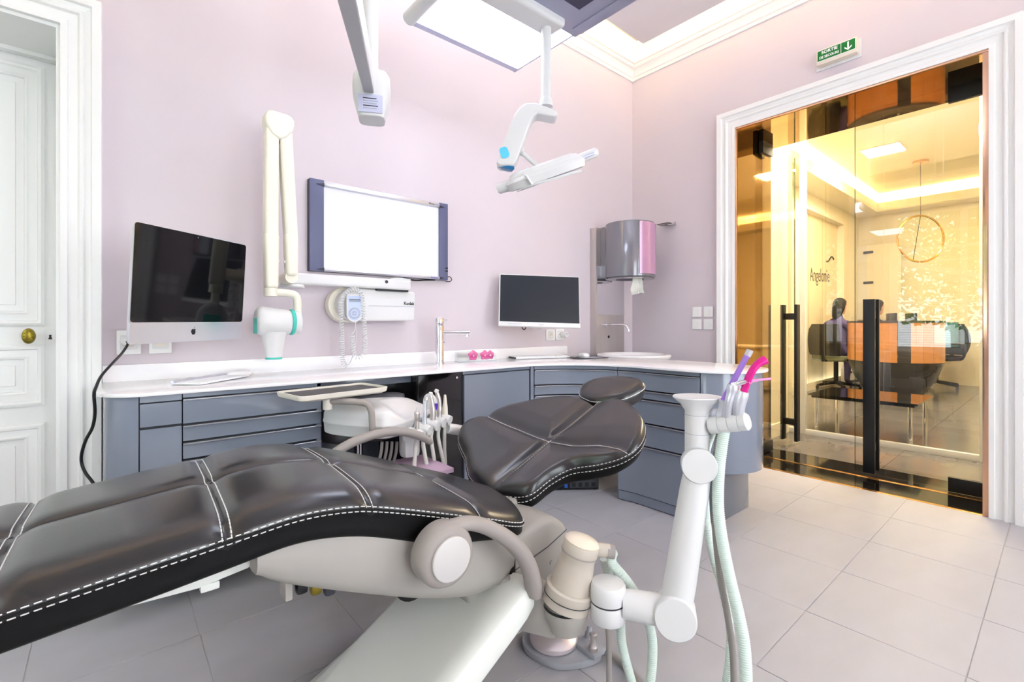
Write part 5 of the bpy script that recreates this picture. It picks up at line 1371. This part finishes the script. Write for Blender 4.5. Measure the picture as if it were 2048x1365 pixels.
side = bdir.cross(Vector((0, 0, 1))).normalized(); upn = side.cross(bdir)
SM = frame(b0, bdir, side, upn)
MB().box(-.03, .95, -.016, .016, -.012, .045, SM).build('spring_arm', 'device_white', ma, .003)
MB().box(-.02, .94, -.0135, .0135, -.0135, -.011, SM).build('cable_cover', mk('cover_grey', (196, 196, 202), .5).name, ma)
MB().box(-.032, -.018, -.014, .014, -.012, .0, SM).build('cover_end', 'black_plastic', ma)
# ------------------------------------------------------------------ lobby and reception beyond the glass doors
RX1, RYL, RYR, RZC = 10.2, 2.42, -1.6, 3.15
LY0, LY1 = .02, 1.62
fl = MB().box(XO, RX1, RYR, RYL, -.1, -.004).build('floor', 'dark_grout', kind='structure')
gx, gy = .60, .60
x = XO
while x < RX1 - .01:
    y = RYR
    while y < RYL - .01:
        a, b, c, d = x + .0015, min(x + gx, RX1) - .0015, y + .0015, min(y + gy, RYL) - .0015
        o = MB().box(-(b - a) / 2, (b - a) / 2, -(d - c) / 2, (d - c) / 2, -.004, 0).build('floor_tile', 'dark_tile', fl, smooth=0); o.location = ((a + b) / 2, (c + d) / 2, 0)
        y += gy
    x += gx
NX0, NX1, NZ = 7.35, 9.35, 2.62               # niche with sliding panel in the left reception wall
m = MB()
m.box(4.70, NX0, RYL, RYL + .2, -.1, RZC + .2); m.box(NX1, RX1 + .2, RYL, RYL + .2, -.1, RZC + .2); m.box(NX0, NX1, RYL, RYL + .2, NZ, RZC + .2)
m.build('wall_left', 'cream_wall', kind='structure')
niche = MB().box(NX0 - .05, NX1 + .05, RYL + .10, RYL + .14, -.01, NZ + .05).build('door_4', 'cream_panel', kind='structure')
for k, xx in enumerate((8.0, 8.6)): bx('panel_joint', 'cream_dark', niche, xx, xx + .006, RYL + .098, RYL + .101, 0, NZ, 0)
MB().box(RX1, RX1 + .2, RYR, RYL + .2, -.1, RZC + .2).build('wall_far', 'cream_wall', kind='structure')
MB().box(XO, RX1 + .2, RYR - .2, RYR, -.1, RZC + .2).build('wall_right', 'cream_wall', kind='structure')
# lobby side walls
MB().box(XO, 4.72, LY1, LY1 + .9, -.1, RZC + .2).build('wall_left', 'cream_wall', kind='structure')
MB().box(XO, 4.60, LY0 - .2, LY0, -.1, RZC + .2).build('wall_right', 'cream_wall', kind='structure')
MB().box(XO, XO + .02, RYR, GY0 - .001, -.1, RZC + .2).box(XO, XO + .02, GY1 + .001, RYL, -.1, RZC + .2).box(XO, XO + .02, GY0, GY1, GZ + .001, RZC + .2).build('wall_back', 'cream_wall', kind='structure')
MB().box(XO, RX1 + .2, RYR - .2, RYL + .2, RZC, RZC + .15).build('ceiling', 'cream_wall', kind='structure')
# lit cove around the reception ceiling
cv = MB()
cv.box(4.75, RX1, RYL - .34, RYL - .32, 2.86, 3.0); cv.box(4.75, RX1, RYL - .34, RYL, 2.85, 2.865)
cv.box(RX1 - .34, RX1 - .32, RYR, RYL - .32, 2.86, 3.0); cv.box(RX1 - .34, RX1, RYR, RYL - .32, 2.85, 2.865)
cove = cv.build('trim_6', 'cream_wall', kind='structure')
bx('light_strip', 'warm_led', cove, 4.8, RX1 - .4, RYL - .30, RYL - .27, 2.87, 2.885, 0)
bx('light_strip', 'warm_led', cove, RX1 - .30, RX1 - .27, RYR + .1, RYL - .4, 2.87, 2.885, 0)
MB().box(4.72, RX1, RYL - .014, RYL, 0, .11).box(RX1 - .014, RX1, RYR, RYL, 0, .11).build('baseboard_left', 'cream_wall', kind='structure')
MB().box(XO + .02, 4.70, LY1 - .014, LY1, 0, .11).build('baseboard_lobby', 'cream_wall', kind='structure')
# ceiling light panels added to brighten the lobby and reception
for i, (xx, yy) in enumerate(((5.6, .9), (7.4, .2), (7.4, 1.5), (4.25, .8))):
    o = thing('added_panel_light', ['added square ceiling light nearest behind the glass partition', 'added square ceiling light right of the ring pendant', 'added square ceiling light left of the ring pendant', 'added square ceiling light of the lobby between the glass walls'][i], 'ceiling light', (xx, yy, RZC - .02), 'added square ceiling lights of the reception')
    bx('frame', 'white_paint', o, xx - .2, xx + .2, yy - .2, yy + .2, RZC - .012, RZC - .001, .002)  # frame of the added ceiling light
    bx('diffuser', 'warm_led', o, xx - .185, xx + .185, yy - .185, yy + .185, RZC - .016, RZC - .011, 0)  # glowing face of the added ceiling light
# glazed partition
pr = thing('glass_partition', 'glass partition in white frames between lobby and reception', 'partition', (4.62, .95, 0))
for y in (1.50, .375): bx('post', 'white_paint', pr, 4.60, 4.65, y - .022, y + .022, 0, RZC, .002)
bx('floor_rail', 'white_paint', pr, 4.605, 4.645, LY0, LY1, 0, .045, .002)
for y0, y1 in ((.40, .93), (.934, 1.475), (1.525, LY1), (LY0, .35)):
    MB().box(4.62, 4.63, y0, y1, .046, RZC).build('pane', 'pane_glass', pr, smooth=0)
# lettering on the sliding panel
t = thing('wall_lettering', 'handwritten dark name lettering on the cream sliding panel', 'lettering', (8.2, RYL + .09, 1.7))
q = at(1640, 552, Y=RYL + .1)
WF = frame((q.x, RYL + .0985, q.z), (1, 0, 0), (0, 0, 1), (0, -1, 0))
lettering('Angelonie', .30, WF @ Matrix.Rotation(.04, 4, 'Z'), 'ink', t, sx=.75, extrude=.001)
MB().tube([WF @ Vector((x_, .30 + .05 * math.sin(x_ * 14), .003)) for x_ in [.30 + .035 * i for i in range(11)]], .012, 6).build('swash', 'ink', t)
# reception desk
dc = at(1788, 700, d=6.25); dc = Vector((dc.x, dc.y, 0))
dk = thing('reception_desk', 'rounded reception desk of orange wood over a dark bowl base', 'desk', dc)
def ell(a, b, z, n=60, a0=0, a1=360): return [(dc.x + a * math.cos(math.radians(a0 + (a1 - a0) * i / n)), dc.y + b * math.sin(math.radians(a0 + (a1 - a0) * i / n)), z) for i in range(n)]
MB().loft([ell(.30, .24, .0), ell(.36, .30, .06), ell(.46, .42, .25), ell(.51, .49, .44), ell(.515, .495, .48)]).build('bowl_base', 'desk_dark', dk, smooth=50)
for k in range(12):
    a0 = 105 + k * 15; a1 = a0 + 14.6
    po = [(dc.x + .52 * math.cos(math.radians(a0 + (a1 - a0) * i / 4)), dc.y + .50 * math.sin(math.radians(a0 + (a1 - a0) * i / 4))) for i in range(5)]
    pi_ = [(dc.x + .495 * math.cos(math.radians(a0 + (a1 - a0) * i / 4)), dc.y + .475 * math.sin(math.radians(a0 + (a1 - a0) * i / 4))) for i in range(4, -1, -1)]
    MB().prism(po + pi_, .48, .975).build('front_panel', 'desk_dark' if k in (6,) else 'wood_orange', dk)
MB().prism([(p[0], p[1]) for p in ell(.53, .51, 0, 40, 100, 290)] + [(p[0], p[1]) for p in reversed(ell(.30, .28, 0, 40, 100, 290))], .975, 1.0).build('counter_top', 'desk_dark', dk, .003)
MB().prism([(p[0], p[1]) for p in ell(.49, .47, 0, 60)], .70, .725).build('work_surface', 'office_white', dk)
# monitor standing on the desk
for i, (px, lab) in enumerate(((1783, 'thin screen seen edge on above the reception desk'), (1822, 'second thin screen behind the reception desk'))):
    q = at(px, 640, d=6.42); t = thing('desk_screen', lab, 'monitor', (q.x, q.y, .725), 'screens on the reception desk')
    MM_ = frame((q.x, q.y, .725), (FWD * .9 + RGT * .42).normalized(), (RGT * -.9 + FWD * .42).normalized(), (0, 0, 1))
    MB().box(-.20, .20, -.012, .012, .10, .38, MM_).build('screen', 'black_plastic', t, .003)
    MB().box(-.03, .03, -.01, .01, .0, .11, MM_).build('stem', 'aluminium', t)
    MB().box(-.09, .09, -.07, .07, .0, .012, MM_).build('foot', 'aluminium', t)
# office chairs
def office_chair(p, rot, label, fabric):
    t = thing('office_chair', label, 'chair', (p.x, p.y, 0), 'office chairs in the reception')
    M = Matrix.Translation((p.x, p.y, 0)) @ Matrix.Rotation(rot, 4, 'Z')
    MB().loft([[(x, y, z) for x, y in rrect(-.24 * s, .24 * s, -.23 * s, .24 * s, .08 * s, 5)] for s, z in ((.9, .42), (1, .44), (1, .47), (.93, .49), (.6, .497))], M=M).build('seat', fabric, t, smooth=50)
    rings = []
    for i in range(13):
        u = i / 12; z = .50 + .46 * u; hw = .15 + .10 * math.sin(PI * min(1, u * .62 + .22)) * (1 if u < .9 else .93); y = .24 + .05 * math.sin(PI * u) - .02
        rings.append([(-hw, y + .03, z), (-hw * .6, y + .06, z), (hw * .6, y + .06, z), (hw, y + .03, z), (hw * .98, y - .0, z), (hw * .5, y + .02, z), (-hw * .5, y + .02, z), (-hw * .98, y - .0, z)])
    MB().loft(rings, M=M).build('backrest', 'black_plastic', t, smooth=60)
    MB().tube([M @ Vector((0, .10, .43)), M @ Vector((0, .28, .43)), M @ Vector((0, .29, .60))], .025, 10).build('back_support', 'black_plastic', t)
    MB().cyl(M @ Vector((0, 0, .08)), M @ Vector((0, 0, .43)), .03, 16).build('column', 'black_metal', t)
    for s in (-1, 1): MB().tube(catmull([M @ Vector((s * .24, .12, .44)), M @ Vector((s * .29, .12, .50)), M @ Vector((s * .29, .10, .66)), M @ Vector((s * .29, -.10, .67))], 5), .018, 8).build('armrest', 'black_plastic', t)
    for k in range(5):
        a = 2 * PI * k / 5; e = M @ Vector((.29 * math.cos(a), .29 * math.sin(a), .06))
        lg = MB().tube([M @ Vector((0, 0, .10)), e], [.026, .016], 8).build('leg', 'black_metal', t)
        MB().cyl(e + Vector((0, .014, -.032)), e + Vector((0, -.014, -.032)), .028, 12).build('caster', 'black_plastic', lg)
    return t
p1 = at(1672, 760, d=7.0)
office_chair(p1, 1.25, 'black office chair at the left of the reception desk', 'green_seat')
p2 = at(1744, 760, d=7.4)
office_chair(p2, 1.0, 'black office chair under the person right behind the tall door handle', 'black_plastic')
p3 = at(1872, 745, d=7.1)
t3 = office_chair(p3, -2.1, 'black chair with a teal jacket right of the reception desk', 'black_plastic')
jk = tag(MB().loft([[(p3.x + .06 + hw * math.cos(a) * .9, p3.y - .14 + .10 * math.sin(a), z) for a in [2 * PI * i / 24 for i in range(24)]] for hw, z in ((.20, .62), (.21, .75), (.20, .88), (.17, .965), (.10, .985))]).build('teal_jacket', 'teal_fabric', smooth=60), 'teal jacket hung over the chair right of the reception desk', 'jacket')
# people seated at the desk
def person(p, rot, label, cloth):
    t = thing('person', label, 'person', (p.x, p.y, 0))
    M = Matrix.Translation((p.x, p.y, 0)) @ Matrix.Rotation(rot, 4, 'Z')
    J = {'pel': (0, .04, .56, .15, .12), 'bel': (0, .05, .70, .135, .11), 'che': (0, .04, .86, .15, .12), 'neb': (0, .02, .985, .075, .07), 'nek': (0, -.005, 1.06, .05, .05), 'hed': (0, -.03, 1.12, .052, .055)}
    E_ = [('pel', 'bel'), ('bel', 'che'), ('che', 'neb'), ('neb', 'nek'), ('nek', 'hed')]
    for s, k in ((-1, 'l'), (1, 'r')):
        J.update({k + 'hip': (s * .09, .02, .55, .095, .095), k + 'kne': (s * .12, -.38, .54, .065, .065), k + 'cal': (s * .12, -.40, .30, .05, .05), k + 'ank': (s * .12, -.38, .09, .038, .038), k + 'toe': (s * .13, -.50, .045, .035, .03),
                  k + 'sho': (s * .17, .02, .95, .06, .06), k + 'elb': (s * .21, -.08, .72, .045, .045), k + 'wri': (s * .14, -.30, .745, .028, .026), k + 'han': (s * .12, -.37, .745, .034, .018)})
        E_ += [('pel', k + 'hip'), (k + 'hip', k + 'kne'), (k + 'kne', k + 'cal'), (k + 'cal', k + 'ank'), (k + 'ank', k + 'toe'), ('neb', k + 'sho'), (k + 'sho', k + 'elb'), (k + 'elb', k + 'wri'), (k + 'wri', k + 'han')]
    names = list(J)
    me = bpy.data.meshes.new('body'); me.from_pydata([J[n_][:3] for n_ in names], [(names.index(a), names.index(b)) for a, b in E_], [])
    ob = bpy.data.objects.new('body', me); COL.objects.link(ob)
    md = ob.modifiers.new('skin', 'SKIN'); ob.modifiers.new('sub', 'SUBSURF').levels = 2
    for i, n_ in enumerate(names): me.skin_vertices[0].data[i].radius = J[n_][3:5]
    me.skin_vertices[0].data[0].use_root = True
    dg = bpy.context.evaluated_depsgraph_get(); dg.update()
    nm = bpy.data.meshes.new_from_object(ob.evaluated_get(dg)); bpy.data.objects.remove(ob)
    nm.transform(M)
    put('body', nm, cloth, t, smooth=80)
    # head with face and hair
    hd = MB(); rings = []
    for zz, a, b, y in ((-.115, .020, .03, -.035), (-.105, .040, .045, -.03), (-.08, .055, .066, -.018), (-.04, .066, .083, -.006), (0, .073, .092, 0), (.04, .074, .094, .004), (.075, .064, .080, .008), (.10, .042, .052, .010), (.11, .015, .02, .01)):
        rings.append([(a * math.cos(q_), y + b * math.sin(q_), zz) for q_ in [2 * PI * i / 24 for i in range(24)]])
    HM_ = M @ Matrix.Translation((0, -.045, 1.225)) @ Matrix.Rotation(.12, 4, 'X')
    head = hd.loft(rings, M=HM_).build('head', 'skin', t, smooth=80)
    MB().loft([[(x_, y_, z_) for x_, y_ in ((-w_, -.085), (0, -.085 - d_), (w_, -.085))] for w_, d_, z_ in ((.008, .010, .015), (.010, .018, -.01), (.015, .026, -.028), (.012, .010, -.036))], M=HM_).build('nose', 'skin', head)
    for s in (-1, 1):
        MB().lathe([(.002, -.004), (.009, 0), (.007, .004)], 12, HM_ @ frame((s * .030, -.081, .008), (1, 0, 0), (0, 0, 1), (0, -1, 0)), sy=.5).build('eye', 'ink', head)
        MB().lathe([(.004, -.006), (.018, 0), (.012, .006)], 12, HM_ @ frame((s * .073, .0, -.008), (0, 1, 0), (0, 0, 1), (s, 0, 0)), sy=1.5).build('ear', 'skin', head)
    MB().lathe([(.004, -.002), (.020, 0), (.004, .003)], 12, HM_ @ frame((0, -.080, -.060), (1, 0, 0), (0, 0, 1), (0, -1, 0)), sy=.35).build('mouth', mk('lips', (176, 96, 92), .5).name if 'lips' not in MATS else 'lips', head)
    hr = MB(); rings = []
    for zz, a, b, y in ((-.20, .03, .03, .09), (-.16, .055, .045, .075), (-.10, .075, .06, .055), (-.04, .083, .075, .035), (.02, .084, .085, .025), (.07, .078, .090, .012), (.105, .055, .066, .012), (.122, .02, .03, .012)):
        rings.append([(a * math.cos(q_), y + b * math.sin(q_), zz) for q_ in [2 * PI * i / 24 for i in range(24)]])
    hr.loft(rings, M=HM_).build('hair', 'hair', t, smooth=80)
    return t
pa = p1 + Vector((math.sin(1.25), -math.cos(1.25), 0)) * .05; person(Vector((pa.x, pa.y, 0)), 1.25, 'dark haired person in violet seated at the left of the reception desk', 'cloth_violet')
pb_ = p2 + Vector((math.sin(1.0), -math.cos(1.0), 0)) * .05; person(Vector((pb_.x, pb_.y, 0)), 1.0, 'dark haired person whose face shows above the reception desk', 'cloth_dark')
# printer
q = at(1662, 785, d=7.9); q = Vector((q.x, min(q.y, RYL - .25), 0))
t = thing('printer', 'white office printer on the floor beside the reception wall', 'printer', q)
bx('body', 'office_white', t, q.x - .22, q.x + .22, q.y - .2, q.y + .2, .02, .26, .03)
bx('upper_tray', 'office_white', t, q.x - .20, q.x + .20, q.y - .18, q.y + .18, .26, .30, .01)
for k in range(3): bx('vent', 'carcass', t, q.x - .223, q.x - .219, q.y - .12 + k * .08, q.y - .07 + k * .08, .18, .21, 0)
bx('button_panel', 'carcass', t, q.x - .16, q.x + .16, q.y - .202, q.y - .199, .20, .225, 0)
for a in (-.18, .18):
    for b in (-.16, .16): MB().cyl((q.x + a, q.y + b, 0), (q.x + a, q.y + b, .025), .015, 10).build('foot', 'black_plastic', t)
t = thing('paper_drawer', 'white paper drawer unit behind the black office chair', 'drawer unit', (q.x - .1, q.y, .30))
bx('case', 'office_white', t, q.x - .19, q.x + .05, q.y - .15, q.y + .15, .301, .50, .006)
bx('drawer', 'cream_panel', t, q.x - .193, q.x - .188, q.y - .14, q.y + .14, .32, .39, .002)
bx('drawer', 'cream_panel', t, q.x - .193, q.x - .188, q.y - .14, q.y + .14, .40, .48, .002)
# glass coffee tables
def coffee_table(x0, x1, y0, y1, label):
    t = thing('coffee_table', label, 'table', ((x0 + x1) / 2, (y0 + y1) / 2, 0), 'low glass tables of the waiting area')
    bx('glass_top', 'table_glass', t, x0, x1, y0, y1, .335, .347, 0)
    bx('frame', 'black_metal', t, x0 + .02, x1 - .02, y0 + .02, y1 - .02, .315, .334, .002)
    for x_ in (x0 + .05, x1 - .05):
        for y_ in (y0 + .05, y1 - .05): MB().cyl((x_, y_, 0), (x_, y_, .315), .016, 14).build('leg', 'chrome', t)
coffee_table(4.68, 5.36, .74, 1.48, 'low black glass table with chrome legs left of the large handle')
coffee_table(4.85, 5.45, -.35, .42, 'low glass table with chrome legs at the right white post')
q = at(1875, 770, d=4.9); q = Vector((q.x, q.y, 0))
t = thing('side_console', 'low cream console with papers behind the right glass leaf', 'console', (7.2, .3, 0))
bx('body', 'cream_panel', t, 6.9, 7.5, -.5, .55, .05, .62, .005)
bx('top', 'office_white', t, 6.88, 7.52, -.52, .57, .62, .645, .003)
bx('plinth', 'carcass', t, 6.93, 7.47, -.47, .52, 0, .05, 0)
for y_ in (-.15, .2): bx('door_gap', 'cream_dark', t, 6.898, 6.901, y_, y_ + .004, .07, .61, 0)
for k, mat_, l in ((0, 'office_white', 'white magazine at the bottom of the stack on the low table'), (1, 'paper_yellow', 'yellow green magazine inside the stack on the low table'), (2, 'paper', 'pale magazine on top of the stack on the low table')):
    t = thing('magazine', l, 'magazine', (5.15, .15, .348 + k * .008), 'magazines on the low glass table')
    MB().box(-.10, .10, -.14, .14, .349 + k * .008, .356 + k * .008, Matrix.Translation((5.15, .12, 0)) @ Matrix.Rotation(.2 + k * .25, 4, 'Z')).build('pages', mat_, t, .001)
# ring pendant
q = at(1841, 478, d=6.35)
t = thing('ring_pendant', 'thin brass ring pendant lamp hanging in the reception', 'pendant lamp', (q.x, q.y, q.z - .33))
MB().lathe([(.09, RZC - .03), (.09, RZC - .001)], 32, Matrix.Translation((q.x, q.y, 0))).build('canopy', 'brass', t)
MB().tube([(q.x, q.y, RZC - .02), (q.x, q.y, q.z + .30)], .003, 6).build('cord', 'black_plastic', t)
rg = [q + RGT * (.31 * math.cos(a)) + Vector((0, 0, .31 * math.sin(a))) for a in [2 * PI * i / 64 for i in range(65)]]
MB().tube(rg, .012, 8, cap=False).build('ring', 'brass', t)
MB().tube([q + Vector((0, 0, .31)), q + RGT * -.10 + Vector((0, 0, -.29))], .004, 6).build('diagonal_cord', 'black_plastic', t)
# hinged wall cabinet on the far wall
t = thing('open_cabinet', 'tall white wall cabinet with three dark hinges on the far wall', 'cabinet', (RX1, 2.2, .9))
a = at(1717, 495, X=RX1 - .01); b = at(1744, 640, X=RX1 - .01)
bx('case', 'office_white', t, RX1 - .10, RX1 - .001, b.y, a.y, b.z, a.z, .004)
bx('door', 'cream_wall', t, RX1 - .11, RX1 - .10, b.y - .42, b.y + .05, b.z, a.z, .003)
for z_ in (a.z - .12, (a.z + b.z) / 2, b.z + .12): bx('hinge', 'carcass', t, RX1 - .13, RX1 - .105, b.y - .04, b.y + .10, z_ - .02, z_ + .02, .004)

# ------------------------------------------------------------------ garden seen in the window reflections
def garden_tree(p, h, label, seed):
    rnd = random.Random(seed)
    t = thing('garden_tree', label, 'tree', p)
    p = Vector(p)
    MB().tube(catmull([p, p + Vector((.1, .05, h * .3)), p + Vector((0, .1, h * .6)), p + Vector((.05, 0, h * .9))], 5), [.16 - .008 * i for i in range(16)], 10).build('trunk', 'bark', t)
    m = MB()
    for i in range(5200):
        v = Vector((rnd.gauss(0, 1), rnd.gauss(0, 1), rnd.gauss(0, 1))).normalized() * (rnd.random() ** .4)
        c = p + Vector((v.x * h * .36, v.y * h * .42, h * .66 + v.z * h * .38))
        a = Vector((rnd.uniform(-1, 1), rnd.uniform(-1, 1), rnd.uniform(-1, 1))).normalized(); b = a.cross(Vector((rnd.uniform(-1, 1), rnd.uniform(-1, 1), .3))).normalized()
        s = rnd.uniform(.05, .10)
        m.add([c - a * s, c + b * s * .5, c + a * s, c - b * s * .5], [(0, 1, 2, 3)])
    me = bpy.data.meshes.new('foliage'); me.from_pydata([tuple(v) for v in m.v], [], m.f)
    put('foliage', me, 'leaf', t, smooth=0, kind='stuff')
garden_tree((-5.2, 1.3, -.5), 4.6, 'leafy green tree outside the garden window', 3)
garden_tree((-7.2, -3.6, -.5), 5.2, 'taller green tree further left outside the garden window', 5)
MB().box(-14, XL - .3, -8, 8, -.6, -.5).build('ground', mk('lawn', (110, 130, 70), .9, var=.3).name, kind='structure')
